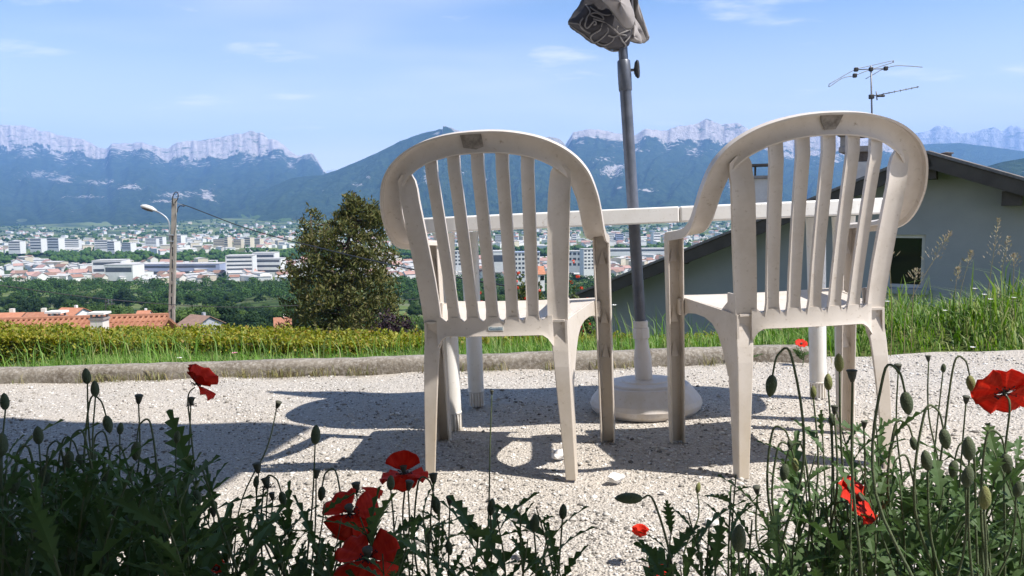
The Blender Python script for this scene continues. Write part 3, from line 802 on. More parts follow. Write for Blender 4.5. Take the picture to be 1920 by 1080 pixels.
SW = [[(112, 190), (160, 196), (205, 205), (250, 255), (300, 280)], [(114, 200), (180, 248), (240, 290), (320, 350), (380, 392), (440, 395)], [(270, 160), (255, 215), (280, 235), (330, 180), (348, 190), (345, 207), (325, 205)],
      [(305, 118), (345, 108), (395, 128), (412, 165), (360, 150), (312, 132), (305, 118)], [(402, 195), (385, 250), (320, 290), (304, 322), (340, 358), (400, 320), (445, 272)],
      [(325, 160), (400, 180), (470, 220), (525, 270), (542, 295)], [(540, 290), (600, 265), (635, 255), (632, 310), (590, 362)], [(545, 295), (570, 345), (598, 385), (545, 425), (480, 430), (415, 398)],
      [(450, 300), (500, 312), (545, 290), (605, 300)], [(262, 40), (300, 100), (270, 150), (255, 215)], [(360, 362), (420, 380), (480, 352), (502, 318)], [(240, 150), (215, 190), (225, 235), (265, 265)], [(405, 205), (450, 240), (445, 275)],
      [(535, 220), (520, 260), (548, 292)], [(300, 60), (360, 100), (430, 128), (520, 120)]]
for cvs in SW:
    pts = []
    for q in catmull([(x, y, 0) for x, y in cvs], 5):
        u, v = 1040+q.x/4.5, q.y/4.5
        l_, r_2 = float(np.interp(v, BV, BL)), float(np.interp(v, BV, BR)); uc, hw_ = (l_+r_2)/2, max(2, (r_2-l_)/2)
        e = max(-.98, min(.98, (u-uc)/hw_))
        pts.append(LP(u, v, -.00172*hw_*.85*math.sqrt(1-e*e)*1.04-.004))
    mb = MB(); mb.tube(pts, .0026, 6); mb.build('piping', MT['piping'], bundle, smooth=True)
def panel(outline, dy, bulge, hem):
    """pale cloth panel: filled outline, bulging towards the viewer, with a sewn hem"""
    P = catmull([(x, y, 0) for x, y in outline]+[(outline[0][0], outline[0][1], 0)], 4)[:-1]
    c = sum(P, Vector((0, 0, 0)))/len(P); rings = []
    for s_ in (1, .93, .8, .62, .42, .2, .04):
        rings.append([LP(c.x+(p.x-c.x)*s_, c.y+(p.y-c.y)*s_, dy-bulge*(1-s_**2)+.012*math.sin(p.x*.11)*(1-s_)) for p in P])
    mb = MB(); n = len(P); b0 = [p for r in rings for p in r]
    mb.add(b0, [(k*n+i, k*n+(i+1) % n, (k+1)*n+(i+1) % n, (k+1)*n+i) for k in range(len(rings)-1) for i in range(n)]+[tuple(range((len(rings)-1)*n, len(rings)*n))])
    o = mb.build('canopy_panel', MT['canvas'], par, smooth=True)
    so = o.modifiers.new('cloth', 'SOLIDIFY'); so.thickness = .0016; so.offset = 0
    hp = catmull([(x, y, 0) for x, y in hem], 4)
    mb = MB(); mb.tube([LP(p.x, p.y, dy-.001) for p in hp], .0024, 6); mb.build('hem', MT['piping'], o, smooth=True)
panel([(1126, -60), (1124, -10), (1140, 12), (1152, 28), (1162, 42), (1170, 51), (1178, 55), (1187, 50), (1190, 40), (1188, 22), (1180, 0), (1168, -60), (1150, -120)], -.105, .035, [(1130, 0), (1140, 12), (1152, 28), (1162, 42), (1170, 51), (1178, 55), (1187, 50), (1190, 40)])
panel([(1176, -110), (1186, -20), (1189, 20), (1192, 32), (1203, 50), (1214, 74), (1217, 68), (1210, 48), (1199, 18), (1192, -10), (1186, -110)], -.03, .02, [(1190, 30), (1203, 50), (1214, 74), (1217, 68)])
panel([(1186, 24), (1192, 26), (1204, 48), (1216, 72), (1208, 80), (1201, 78), (1196, 62), (1186, 56), (1178, 70), (1176, 60)], .035, .01, [(1217, 70), (1208, 80), (1201, 78)])
panel([(1190, 46), (1200, 66), (1203, 80), (1192, 79), (1180, 76), (1176, 70), (1184, 58)], .012, .012, [(1178, 75), (1192, 80), (1203, 81)])
# the outer skin higher up, round to the back
mb = MB(); rings = []
for v in [-445, -400, -300, -200, -120, -70, -45]:
    k = 1.10 if v < -60 else 1.06
    rings.append([(bun(v, 2*math.pi*i/48)-bun(v, 0).lerp(bun(v, math.pi), .5))*k*(1+.06*math.cos(8*2*math.pi*i/48))+bun(v, 0).lerp(bun(v, math.pi), .5) for i in range(48)])
mb.rings(rings); mb.build('outer_skin', MT['canvas'], par, smooth=True)
ztop = LP(1144, -440).z
mb = MB(); mb.lathe([(.030, ztop-.02), (.022, ztop+.005), (.010, ztop+.03), (.012, ztop+.05), (.0, ztop+.062)], 16); mb.build('finial', MT['knob'], par, smooth=True)

# ------------------------------------------------------------------ the house behind the camera: its balcony shades the poppy bed
hb = empty('balcony_house', TT(0, 0, 0), 'pale rendered house with a concrete balcony behind the poppy bed', 'house')
HB = 2.55
k_ = SUN_T/SUN_T.z
S0 = Vector((-.72, 2.75, 0)); C0 = S0+k_*HB
e1 = Vector((-1.36, .33, 0)).normalized(); e2 = Vector((-.116, -.75, 0)).normalized()
MT['render'] = simple('cream_render', (0.60, 0.57, 0.50), (0.54, 0.50, 0.43), 3, 0.9, 60, 0.3, 0.003)
MT['slab'] = simple('balcony_concrete', (0.40, 0.39, 0.37), (0.33, 0.32, 0.30), 4, 0.9, 40, 0.3, 0.003)
B1 = C0+e2*1.35
mb = MB(); mb.prism([C0, C0+e1*6, C0+e1*6+e2*4.2, C0+e2*4.2], (0, 0, .17)); mb.build('balcony_slab', MT['slab'], hb)
# unseen extra slab added overhead to keep the nearest poppy plants in shade
mb = MB(); mb.prism([B1+Vector((-.5, .0, .004)), B1+Vector((.95, -.10, .004)), B1+Vector((1.0, -2.6, .004)), B1+Vector((-.5, -2.6, .004))], (0, 0, .16)); mb.build('shade_slab', MT['slab'], hb)
mb = MB(); mb.box2((-6.5, -1.9, -.1), (2.2, -1.6, 5.4)); mb.build('wall', MT['render'], hb)
# ------------------------------------------------------------------ house with the gable, its chimneys and aerial
MT['housewall'] = simple('grey_house_render', (0.30, 0.325, 0.36), (0.26, 0.285, 0.32), 1.2, 0.92, 40, 0.35, 0.006)
MT['fascia'] = simple('dark_brown_boards', (0.035, 0.030, 0.028), (0.055, 0.048, 0.044), 5, 0.7, 30, 0.2, 0.004)
MT['rooftile'] = simple('dark_roof_tiles', (0.11, 0.095, 0.09), (0.17, 0.15, 0.14), 3, 0.85, 20, 0.4, 0.01)
MT['frame'] = simple('painted_window_frame', (0.52, 0.53, 0.54), (0.46, 0.47, 0.48), 6, 0.5)
m, t, b = nt('dark_window_glass'); b.inputs['Base Color'].default_value = (0.012, 0.016, 0.017, 1); b.inputs['Roughness'].default_value = 0.06; b.inputs['Specular IOR Level'].default_value = 0.5
MT['glass'] = m
MT['chimney'] = simple('whitewashed_chimney', (0.62, 0.60, 0.57), (0.50, 0.48, 0.45), 5, 0.9, 30, 0.4, 0.006)
MT['rust'] = simple('weathered_chimney_cap', (0.07, 0.055, 0.045), (0.13, 0.11, 0.10), 8, 0.85, 30, 0.4, 0.005)
MT['mortar'] = simple('chimney_mortar', (0.30, 0.28, 0.26), (0.22, 0.20, 0.19), 10, 0.9)
MT['zinc'] = simple('aerial_metal', (0.16, 0.16, 0.17), (0.10, 0.10, 0.11), 20, 0.5, None, metal=0.5)
MT['blackpl'] = simple('black_plastic', (0.012, 0.012, 0.014), None, rough=0.5)
HY0, HY1, HY2 = 0.0, 0.65, 9.5          # house coordinates: x along the gable, y back along the ridge
PSI = math.radians(-31)
HM = Matrix.Translation(px_w(1738, 284, y=12.4)) @ rot_z(PSI)
HMI = HM.inverted()
def hpx(u, v, y):
    o_ = HMI @ CPOS; d = HMI.to_3x3() @ ray(BW, u, v)
    return o_+d*((y-o_.y)/d.y)
gR = hpx(1738, 284, HY0); gL = hpx(1036, 568, HY0); gE = hpx(2060, 374, HY0)
print('HOUSE', gR, gL, gE)
HB0 = Matrix.Translation((0, HY1, -4.0))
house = empty('gable_house', HM @ HB0, 'grey rendered house with a wide dark gable roof beyond the hedge', 'house')
HI = HB0.inverted()
def hp_(p): return HI @ Vector(p)
# gable wall
below = .22
def roof_z(x):
    return gL.z+(gR.z-gL.z)*(x-gL.x)/(gR.x-gL.x) if x < gR.x else gR.z+(gE.z-gR.z)*(x-gR.x)/(gE.x-gR.x)
wl_, wr_ = gL.x+.75, gE.x-.7
w0, w1 = hpx(1664, 440, HY1), hpx(1732, 541, HY1)
mb = MB()
def wallpoly(pts): mb.prism([hp_((x, HY1, z)) for x, z in pts], (0, .30, 0))
zb = -5.0
wallpoly([(wl_, zb), (w0.x, zb), (w0.x, roof_z(w0.x)-below), (wl_, roof_z(wl_)-below)])
wallpoly([(w1.x, zb), (wr_, zb), (wr_, roof_z(wr_)-below), (gR.x, gR.z-below), (w1.x, roof_z(w1.x)-below)])
wallpoly([(w0.x, zb), (w1.x, zb), (w1.x, w1.z), (w0.x, w1.z)])
wallpoly([(w0.x, w0.z), (w1.x, w0.z), (w1.x, roof_z(w1.x)-below), (w0.x, roof_z(w0.x)-below)])
mb.box2(hp_((wl_, HY1+.31, zb)), hp_((wl_+.3, HY2-.6, roof_z(wl_)-below-.02)))
mb.box2(hp_((wr_-.3, HY1+.31, zb)), hp_((wr_, HY2-.6, roof_z(wr_)-below-.02)))
mb.build('wall', MT['housewall'], house, fix=True)
# roof slabs, with the lighter tile edge showing along the verge
for A, B_, nm in ((gL, gR, 'l'), (gR, gE, 'r')):
    d = (B_-A); nv_ = Vector((-d.z, 0, d.x)).normalized()
    mb = MB(); mb.prism([hp_(A+Vector((0, .04, 0))), hp_(B_+Vector((0, .04, 0))), hp_(B_+Vector((0, .04, 0))-nv_*.10), hp_(A+Vector((0, .04, 0))-nv_*.10)], (0, HY2-HY0, 0)); rf = mb.build('roof_slope', MT['rooftile'], house)
    mb = MB(); mb.prism([hp_(A-nv_*.035), hp_(B_-nv_*.035), hp_(B_-nv_*.24), hp_(A-nv_*.24)], (0, .035, 0)); mb.build('barge_board', MT['fascia'], rf)
    mb = MB(); mb.prism([hp_(A+nv_*.012-Vector((0, .03, 0))), hp_(B_+nv_*.012-Vector((0, .03, 0))), hp_(B_-nv_*.03-Vector((0, .03, 0))), hp_(A-nv_*.03-Vector((0, .03, 0)))], (0, .12, 0)); mb.build('verge_trim', MT['zinc'], rf)
    mb = MB(); mb.prism([hp_(A+Vector((0, .05, 0))-nv_*.105), hp_(B_+Vector((0, .05, 0))-nv_*.105), hp_(B_+Vector((0, .05, 0))-nv_*.125), hp_(A+Vector((0, .05, 0))-nv_*.125)], (0, .9, 0)); mb.build('soffit', MT['fascia'], rf)
    # tile courses running down the slope
    n = 26
    for k in range(n):
        y0 = HY0+.16+k*(HY2-HY0-.3)/n
        mb = MB(); mb.prism([hp_(A+nv_*.001+Vector((0, y0-HY0, 0))), hp_(B_+nv_*.001+Vector((0, y0-HY0, 0))), hp_(B_+nv_*.035+Vector((0, y0-HY0+.08, 0))), hp_(A+nv_*.035+Vector((0, y0-HY0+.08, 0)))], (0, .16, 0)); mb.build('tile_row', MT['rooftile'], rf)
for (u, v) in ((1898, 372), (1262, 486), (1738, 322)):
    p = hpx(u, v, HY0+.12); mb = MB(); mb.box2(hp_((p.x-.13, HY0+.10, p.z-.11)), hp_((p.x+.13, HY1, p.z+.11))); mb.build('purlin_end', MT['fascia'], house)
mb = MB(); mb.lathe([(.07, 0), (.07, .05), (.10, .055), (.10, .075), (.02, .09)], 14, tuple(hp_(hpx(1776, 288, HY0+2.0)-Vector((0, 0, .06))))); mb.build('roof_vent', MT['rust'], house)
# window: frame, pane, sill
win = empty('window', Matrix.Identity(4), parent=house)
f_ = .055
mb = MB()
mb.box2(hp_((w0.x, HY1+.06, w1.z)), hp_((w0.x+f_, HY1+.13, w0.z))); mb.box2(hp_((w1.x-f_, HY1+.06, w1.z)), hp_((w1.x, HY1+.13, w0.z)))
mb.box2(hp_((w0.x+f_, HY1+.06, w0.z-f_)), hp_((w1.x-f_, HY1+.13, w0.z))); mb.box2(hp_((w0.x+f_, HY1+.06, w1.z)), hp_((w1.x-f_, HY1+.13, w1.z+f_)))
mb.build('frame', MT['frame'], win)
mb = MB(); mb.box2(hp_((w0.x+f_, HY1+.10, w1.z+f_)), hp_((w1.x-f_, HY1+.115, w0.z-f_))); mb.build('pane', MT['glass'], win)
mb = MB(); mb.box2(hp_((w0.x-.08, HY1-.10, w1.z-.10)), hp_((w1.x+.08, HY1+.06, w1.z-.004))); mb.build('sill', MT['housewall'], win, bevel=.01)
mb = MB(); mb.box2(hp_((w0.x-.02, HY1+.30, w1.z-.1)), hp_((w1.x+.02, HY1+.32, w0.z+.1))); mb.build('room_back', MT['blackpl'], win)
# chimneys
def chim(u0, u1, vtop, y, style):
    a, b_ = hpx(u0, vtop, y), hpx(u1, vtop, y); w = b_.x-a.x; cx = (a.x+b_.x)/2; zt = a.z
    zr = roof_z(cx)-.5; c = empty('chimney', Matrix.Identity(4), parent=house)
    d_ = w*.95
    if style == 'frame':
        mb = MB(); mb.box2(hp_((cx-w/2, y, zr)), hp_((cx+w/2, y+d_, zt-.30))); mb.build('stack', MT['chimney'], c, bevel=.01)
        mb = MB(); mb.box2(hp_((cx-w/2-.05, y-.05, zt-.298)), hp_((cx+w/2+.05, y+d_+.05, zt-.24))); mb.build('slab', MT['mortar'], c)
        for sx in (-1, 1):
            for sy in (0, 1):
                mb = MB(); mb.box((hp_((cx+sx*(w/2-.03), y+.03+sy*(d_-.06), 0)).x, hp_((0, y+.03+sy*(d_-.06), 0)).y, hp_((0, 0, zt-.14)).z), (.035, .035, .20)); mb.build('post', MT['rust'], c)
        mb = MB(); mb.box2(hp_((cx-w/2-.04, y-.04, zt-.038)), hp_((cx+w/2+.04, y+d_+.04, zt))); mb.build('cap', MT['rust'], c)
    else:
        mb = MB(); mb.box2(hp_((cx-w*.28, y, zr)), hp_((cx+w*.34, y+d_*.8, zt-.62))); mb.build('stack', MT['chimney'], c, bevel=.01)
        mb = MB(); mb.box2(hp_((cx-w*.27, y+.01, zt-.618)), hp_((cx+w*.33, y+d_*.79, zt-.42))); mb.build('brick_neck', MT['rust'], c)
        mb = MB(); mb.box2(hp_((cx-w*.46, y-.08, zt-.42)), hp_((cx+w*.46, y+d_*.9, zt-.30))); mb.build('slab', MT['mortar'], c, bevel=.02)
        for sx in (-1, 1):
            for sy in (0, 1):
                p = hp_((cx+sx*w*.36, y+.06+sy*(d_*.65), zt-.19)); mb = MB(); mb.box(p, (.13, .13, .222)); mb.build('post', MT['mortar'], c)
        mb = MB(); mb.box2(hp_((cx-w*.5, y-.10, zt-.078)), hp_((cx+w*.5, y+d_*.95, zt))); mb.build('cap', MT['rust'], c, bevel=.015)
    return c
chim(1404, 1448, 308, 2.6, 'frame')
chim(1571, 1652, 249, 4.0, 'cap')
# TV aerial
AY = 16.6
def aq(x, y, dy=0): return px_w(1500+x/3.375, 80+y/3.375, y=AY+dy)
foot_a = aq(457, 800)
aer = empty('tv_aerial', WT(*foot_a), 'thin metal TV aerial on a mast rising above the gable house', 'aerial')
AI = Matrix.Translation(-foot_a)
def atube(name, pts, r, parent=aer, matn='zinc', n=6):
    mb = MB(); mb.tube([AI @ p for p in pts], r, n); return mb.build(name, MT[matn], parent, smooth=True)
atube('mast', [aq(457, 800), aq(455, 445), aq(449, 145)], [.020, .018, .014])
vh = atube('boom', [aq(352, 171), aq(545, 164)], .010)
atube('folded_dipole', catmull([aq(186, 262), aq(183, 271), aq(190, 276), aq(270, 224, .1), aq(345, 208, .2), aq(435, 174, .3), aq(583, 127, .4), aq(586, 121, .4), aq(583, 115, .4), aq(447, 146, .3), aq(355, 168, .2), aq(255, 222, .1), aq(186, 262)], 4), .0075, vh)
atube('director', catmull([aq(415, 229), aq(470, 198), aq(520, 170), aq(600, 147), aq(690, 148), aq(775, 155)], 4), .0075, vh)
for x, y in ((355, 170), (347, 208), (543, 163), (449, 168)):
    mb = MB(); mb.box(AI @ aq(x, y), (.08, .07, .085)); mb.build('insulator', MT['blackpl'], vh, bevel=.015)
ub = atube('boom', [aq(440, 343), aq(752, 279)], .010)
atube('reflector', [aq(482, 308), aq(488, 364)], .012, ub)
mb = MB(); mb.box(AI @ aq(512, 337), (.16, .05, .045)); mb.build('dipole_box', MT['blackpl'], ub, bevel=.015)
for k in range(7):
    q = .28+k*.115; x, y = 440+(752-440)*q, 343+(279-343)*q
    atube('director', [aq(x, y-6, -.05), aq(x, y+6, .05)], .006, ub)
mb = MB(); mb.box(AI @ aq(452, 342), (.10, .08, .09)); mb.build('clamp', MT['blackpl'], ub, bevel=.015)

# ------------------------------------------------------------------ utility pole with street light, wires
MT['poleconc'] = simple('pole_concrete', (0.34, 0.31, 0.27), (0.24, 0.215, 0.185), 2.5, 0.92, 20, 0.4, 0.01)
MT['galv'] = simple('galvanised_steel', (0.36, 0.40, 0.44), (0.30, 0.33, 0.37), 8, 0.45, None, metal=0.5)
MT['lampgrey'] = simple('lamp_housing', (0.55, 0.54, 0.52), (0.45, 0.44, 0.42), 6, 0.5)
MT['wire'] = simple('black_cable', (0.015, 0.016, 0.018), None, rough=0.6)
UY = 37.0
pt, pbm = px_w(327, 372, y=UY), px_w(321.5, 625, y=UY)
ax = (pt-pbm).normalized(); base_p = pbm+ax*((-8.9-pbm.z)/ax.z); Lp = (pt-base_p).length
up = empty('utility_pole', Matrix.Translation(base_p) @ Vector((0, 0, 1)).rotation_difference(ax).to_matrix().to_4x4(), 'tall concrete utility pole with ladder openings carrying a street light', 'utility pole')
UI = up.matrix_world.inverted()
# two chords with webs: the openings are real
for s in (-1, 1):
    mb = MB(); mb.rings([[(s*.10*(1-.25*q)+sx*.042, sy*.11*(1-.3*q), Lp*q) for sx, sy in ((-1, -1), (1, -1), (1, 1), (-1, 1))] for q in (0, .5, .84)]); mb.build('chord', MT['poleconc'], up)
nb = 15
for k in range(nb+1):
    q = .84*k/nb; w_ = .2*(1-.25*q)
    mb = MB(); mb.box((0, 0, Lp*q+.06), (w_-.06, .16, .16)); mb.build('web', MT['poleconc'], up)
mb = MB(); mb.rings([[(sx*.125*(1-.25*q), sy*.105*(1-.3*q), Lp*q) for sx, sy in ((-1, -1), (1, -1), (1, 1), (-1, 1))] for q in (.84, 1.0)]); mb.build('head', MT['poleconc'], up)
arm = catmull([UI @ px_w(317, 452, y=UY-.05), UI @ px_w(318, 425, y=UY-.05), UI @ px_w(314, 411, y=UY-.05), UI @ px_w(303, 401, y=UY-.05), UI @ px_w(291, 395, y=UY-.05)], 5)
mb = MB(); mb.tube(arm, .035, 8); ar = mb.build('lamp_arm', MT['galv'], up, smooth=True)
for v in (440, 452):
    a = UI @ px_w(317, v, y=UY-.05); mb = MB(); mb.box((a.x+.08, 0, a.z), (.32, .26, .05)); mb.build('bracket', MT['galv'], ar)
lh = [(UI @ px_w(u, v, y=UY-.05)) for u, v in ((264, 386), (279, 391), (294, 396))]
mb = MB(); rings = []
dirL = (lh[0]-lh[2]).normalized(); upv = Vector((0, 0, 1)); sd = dirL.cross(upv).normalized(); upv = sd.cross(dirL)
Ltot = (lh[0]-lh[2]).length
for q, w_, h_, o_ in ((0, .05, .05, 0), (.12, .09, .08, .01), (.35, .15, .12, .03), (.7, .17, .12, .03), (.92, .13, .08, .01), (1, .06, .03, 0)):
    c = lh[2]+dirL*Ltot*q+upv*o_; rings.append([c+sd*w_*math.cos(2*math.pi*i/16)+upv*h_*(max(math.sin(2*math.pi*i/16), -.45)) for i in range(16)])
mb.rings(rings); lamp = mb.build('lamp_head', MT['lampgrey'], ar, smooth=True)
mb = MB(); c = lh[2]+dirL*Ltot*.58-upv*.055
mb.rings([[c+sd*.12*k*math.cos(2*math.pi*i/16)+dirL*.30*k*math.sin(2*math.pi*i/16)-upv*h_ for i in range(16)] for k, h_ in ((1, 0), (.8, .05), (.3, .065))]); mb.build('lens', MT['rust'], lamp, smooth=True)
mb = MB(); mb.tube(catmull([UI @ px_w(u, v, y=UY-.1) for u, v in ((325, 385), (323, 374), (326, 364), (330, 360), (334, 364), (333, 373), (328, 380))], 5), .022, 6); mb.build('cable_loop', MT['wire'], up, smooth=True)
mb = MB(); mb.tube(catmull([UI @ px_w(u, v, y=UY-.12) for u, v in ((332, 398), (334, 390), (338, 386), (346, 387))], 5), .022, 6); mb.build('cable_tail', MT['wire'], up, smooth=True)
mb = MB(); mb.tube([UI @ px_w(331, 381, y=UY-.1), UI @ px_w(356, 388, y=UY-.3)], .016, 6); mb.build('stay', MT['galv'], up)
def wire(name, pts, r, label):
    P = catmull([px_w(u, v, y=y) for u, v, y in pts], 8); c0 = P[0]
    mb = MB(); mb.tube([p-c0 for p in P], r, 6); o = mb.build(name, MT['wire'], None, WT(*c0), smooth=True); tag(o, label, 'cable', 'overhead cables of the utility pole'); return o
wire('cable', [(340, 383, 36.9), (356, 388, 36.4), (400, 405, 35), (450, 424, 33.5), (520, 445, 31.5), (600, 465, 29), (700, 489, 26), (800, 510, 23), (1000, 545, 18)], .022, 'thick black cable sagging from the pole top past the pine')
wire('cable', [(-200, 512, 30), (0, 535, 33), (100, 549, 34), (200, 561, 35), (322, 571, 36.8), (440, 576, 39), (550, 573, 41), (800, 560, 46)], .018, 'thin black cable crossing low in front of the woods')

# ------------------------------------------------------------------ leaves, hedge, grass
def quads_from(centers, dirs, ups, L, W, shape='diamond'):
    """leaf-like faces: each centre gets a face along dir with width along dir x up"""
    d = dirs/np.linalg.norm(dirs, axis=1, keepdims=True)
    s = np.cross(d, ups); s /= np.linalg.norm(s, axis=1, keepdims=True)+1e-9
    L = np.asarray(L).reshape(-1, 1); W = np.asarray(W).reshape(-1, 1)
    a = centers-d*L/2; c = centers+d*L/2; b_ = centers+s*W/2+d*L*.05; e = centers-s*W/2+d*L*.05
    V = np.stack([a, b_, c, e], 1).reshape(-1, 3); n = len(centers)
    return V, np.arange(n*4).reshape(n, 4)
def rand_dirs(n): v = RNG.normal(size=(n, 3)); return v/np.linalg.norm(v, axis=1, keepdims=True)

# clipped hedge along the edge of the slope
HA, HBp = Vector((-9.0, 8.13, 0)), Vector((4.6, 6.04, 0)); hdir = (HBp-HA).normalized(); hn = Vector((-hdir.y, hdir.x, 0))
HLEN = (HBp-HA).length; HTOP, HBOT, HDEP = -.47, -1.25, .75
MT['hedge'] = leafy('hedge_leaves', [(0.09, 0.12, 0.014), (0.17, 0.21, 0.022), (0.25, 0.26, 0.028), (0.32, 0.28, 0.035), (0.20, 0.23, 0.024), (0.27, 0.17, 0.04)], trans=0.3)
MT['hedge_core'] = simple('hedge_twigs', (0.030, 0.026, 0.012), (0.05, 0.045, 0.018), 20, 1.0)
hedge = empty('clipped_hedge', WT(HA.x, HA.y, HBOT, math.atan2(hdir.y, hdir.x)), 'low clipped yellow green hedge running along the edge of the slope', 'hedge')
hh_ = HTOP-HBOT
mb = MB(); mb.box2((0, .07, -.2), (HLEN, HDEP-.07, hh_-.06)); mb.build('twigs', MT['hedge_core'], hedge)
n1, n2 = 46000, 40000
x1 = RNG.random(n1)*HLEN; fx = 1-RNG.random(n1)**1.6
c1 = np.stack([x1, RNG.normal(.02, .035, n1)+.05*np.sin(x1*3.1)*.5, .15+fx*(hh_-.15)], -1)
x2 = RNG.random(n2)*HLEN
c2 = np.stack([x2, RNG.random(n2)*HDEP, hh_+RNG.normal(-.012, .022, n2)+.018*np.sin(x2*2.3)+.012*np.sin(x2*7.7)], -1)
C = np.concatenate([c1, c2]); D_ = rand_dirs(len(C)); D_[:, 2] = np.abs(D_[:, 2])*.8+.25; D_[:n1, 1] -= .35
V, Fq = quads_from(C, D_, rand_dirs(len(C)), RNG.uniform(.022, .052, len(C)), RNG.uniform(.012, .026, len(C)))
o = link('hedge_leaves', np_mesh('hedge_leaves', V, Fq), MT['hedge'], hedge, Matrix.Identity(4)); tag(o, kind='stuff')

def blades(xy, zb, h, w, lean, name, material, label, curve=.35):
    n = len(xy); a = RNG.uniform(0, 6.283, n); dx, dy = np.cos(a), np.sin(a)
    b0 = np.stack([xy[:, 0], xy[:, 1], zb], -1); side = np.stack([-dy, dx, np.zeros(n)], -1)*w[:, None]/2
    ln = lean*h
    mid = b0+np.stack([dx*ln*.3, dy*ln*.3, h*.6], -1); tip = b0+np.stack([dx*ln, dy*ln, h*(1-curve*lean)], -1)
    V = np.stack([b0-side, b0+side, mid+side*.75, mid-side*.75, tip], 1).reshape(-1, 3)
    k = np.arange(n)*5
    T = np.concatenate([np.stack([k, k+1, k+2], -1), np.stack([k, k+2, k+3], -1), np.stack([k+3, k+2, k+4], -1)])
    o = link(name, np_mesh(name, V, T), material); return tag(o, label, 'grass', kind='stuff')
MT['grass'] = leafy('lawn_grass', [(0.05, 0.12, 0.016), (0.09, 0.19, 0.025), (0.14, 0.26, 0.04), (0.19, 0.29, 0.06), (0.30, 0.31, 0.13)], trans=0.35)
MT['tallgrass'] = leafy('long_grass', [(0.05, 0.11, 0.016), (0.09, 0.18, 0.025), (0.14, 0.24, 0.035), (0.19, 0.27, 0.06), (0.34, 0.32, 0.17)], trans=0.35)
MI = M.inverted()
ng = 60000
y_ = 3.9+RNG.random(ng)**.8*3.4; x_ = (RNG.random(ng)-.5)*2*(.70*y_+.4)
ky = np.array([ (M @ Vector((a, kerb_y(a)+.13, 0))).y for a in x_])
hy = np.interp(x_, [HA.x, HBp.x], [HA.y, HBp.y])
kp = (y_ > ky+.01) & (y_ < hy+.05) & (x_ < 2.2)
xy = np.stack([x_, y_], -1)[kp]; z_ = ground_h(xy[:, 0], xy[:, 1])-.01
hgt = RNG.uniform(.06, .16, len(xy))*np.where(RNG.random(len(xy)) < .05, 1.9, 1.0)*(1+.9*(xy[:, 1]-4)/3)*(1+.5*np.sin(xy[:, 0]*2.1+xy[:, 1]*1.3)*.5)
blades(xy, z_, hgt, RNG.uniform(.004, .009, len(xy)), RNG.uniform(.1, .9, len(xy)), 'lawn_grass', MT['grass'], 'rough green grass between the kerb and the clipped hedge')
ng = 26000
y_ = 3.7+RNG.random(ng)*2.6; x_ = 1.62+RNG.random(ng)**.9*3.6
bd = 1.66+.25*np.sin(y_*3.0)*.3; kp = (x_ > bd) & (y_ > 3.86+.16*np.sin(x_*4.1)+.10*np.sin(x_*9.3))
xy = np.stack([x_, y_], -1)[kp]; z_ = ground_h(xy[:, 0], xy[:, 1])-.02
hgt = RNG.uniform(.10, .34, len(xy))*np.where(RNG.random(len(xy)) < .06, 1.5, 1.0)*(.72+.33*np.sin(xy[:, 0]*5.3+1)*np.cos(xy[:, 1]*4.7)+.2*np.sin(xy[:, 0]*13))*(.35+.65*sstep(1.6, 2.6, xy[:, 0]))*(.55+.45*sstep(3.8, 4.4, xy[:, 1]))
blades(xy, z_, hgt, RNG.uniform(.005, .012, len(xy)), RNG.uniform(.15, 1.0, len(xy)), 'long_grass', MT['tallgrass'], 'long unmown green grass on the bank beside the gravel')
# tufts and dry straws along the kerb and the gravel edge
nt_ = 900
cx_ = RNG.uniform(-3.2, 1.9, 60); k_i = RNG.integers(0, 60, nt_)
tx_ = cx_[k_i]+RNG.normal(0, .03, nt_); ty_ = kerb_y(cx_[k_i])-.02+RNG.normal(0, .015, nt_)
Wp = np.array([(M @ Vector((a, b_, .0)))[:] for a, b_ in zip(tx_, ty_)])
MT['straw'] = leafy('dry_straw', [(0.28, 0.22, 0.10), (0.20, 0.19, 0.07), (0.12, 0.14, 0.04), (0.34, 0.28, 0.15)], trans=0.2)
blades(Wp[:, :2], Wp[:, 2], RNG.uniform(.02, .075, nt_), RNG.uniform(.002, .004, nt_), RNG.uniform(.3, 1.3, nt_), 'kerb_weeds', MT['straw'], 'sparse dry weeds growing at the foot of the kerb')
# ------------------------------------------------------------------ trees
LEAFSETS = {
    'mid': [(0.022, 0.050, 0.012), (0.040, 0.080, 0.018), (0.060, 0.105, 0.024), (0.045, 0.085, 0.02)],
    'light': [(0.045, 0.085, 0.018), (0.075, 0.125, 0.028), (0.105, 0.155, 0.04), (0.08, 0.13, 0.03)],
    'dark': [(0.012, 0.032, 0.012), (0.022, 0.050, 0.018), (0.032, 0.062, 0.02), (0.018, 0.04, 0.016)],
    'copper': [(0.05, 0.03, 0.025), (0.08, 0.05, 0.035), (0.06, 0.06, 0.03)]}
for k, v in LEAFSETS.items(): MT['leaf_'+k] = leafy('foliage_'+k, v, trans=0.22, rough=0.7, spec=0.15)
MT['bark'] = simple('tree_bark', (0.06, 0.045, 0.032), (0.10, 0.08, 0.06), 3, 0.95, 12, 0.5, 0.02)
MT['pine'] = leafy('pine_needles', [(0.045, 0.06, 0.016), (0.075, 0.085, 0.022), (0.11, 0.105, 0.03), (0.06, 0.07, 0.02), (0.15, 0.12, 0.045)], trans=0.12, rough=0.6, spec=0.2)
MT['plum'] = leafy('purple_leaves', [(0.018, 0.010, 0.014), (0.035, 0.018, 0.024), (0.05, 0.028, 0.03)], trans=0.15)
MT['rose'] = leafy('rose_leaves', [(0.035, 0.060, 0.018), (0.060, 0.090, 0.022), (0.10, 0.11, 0.03), (0.14, 0.12, 0.04)], trans=0.25)
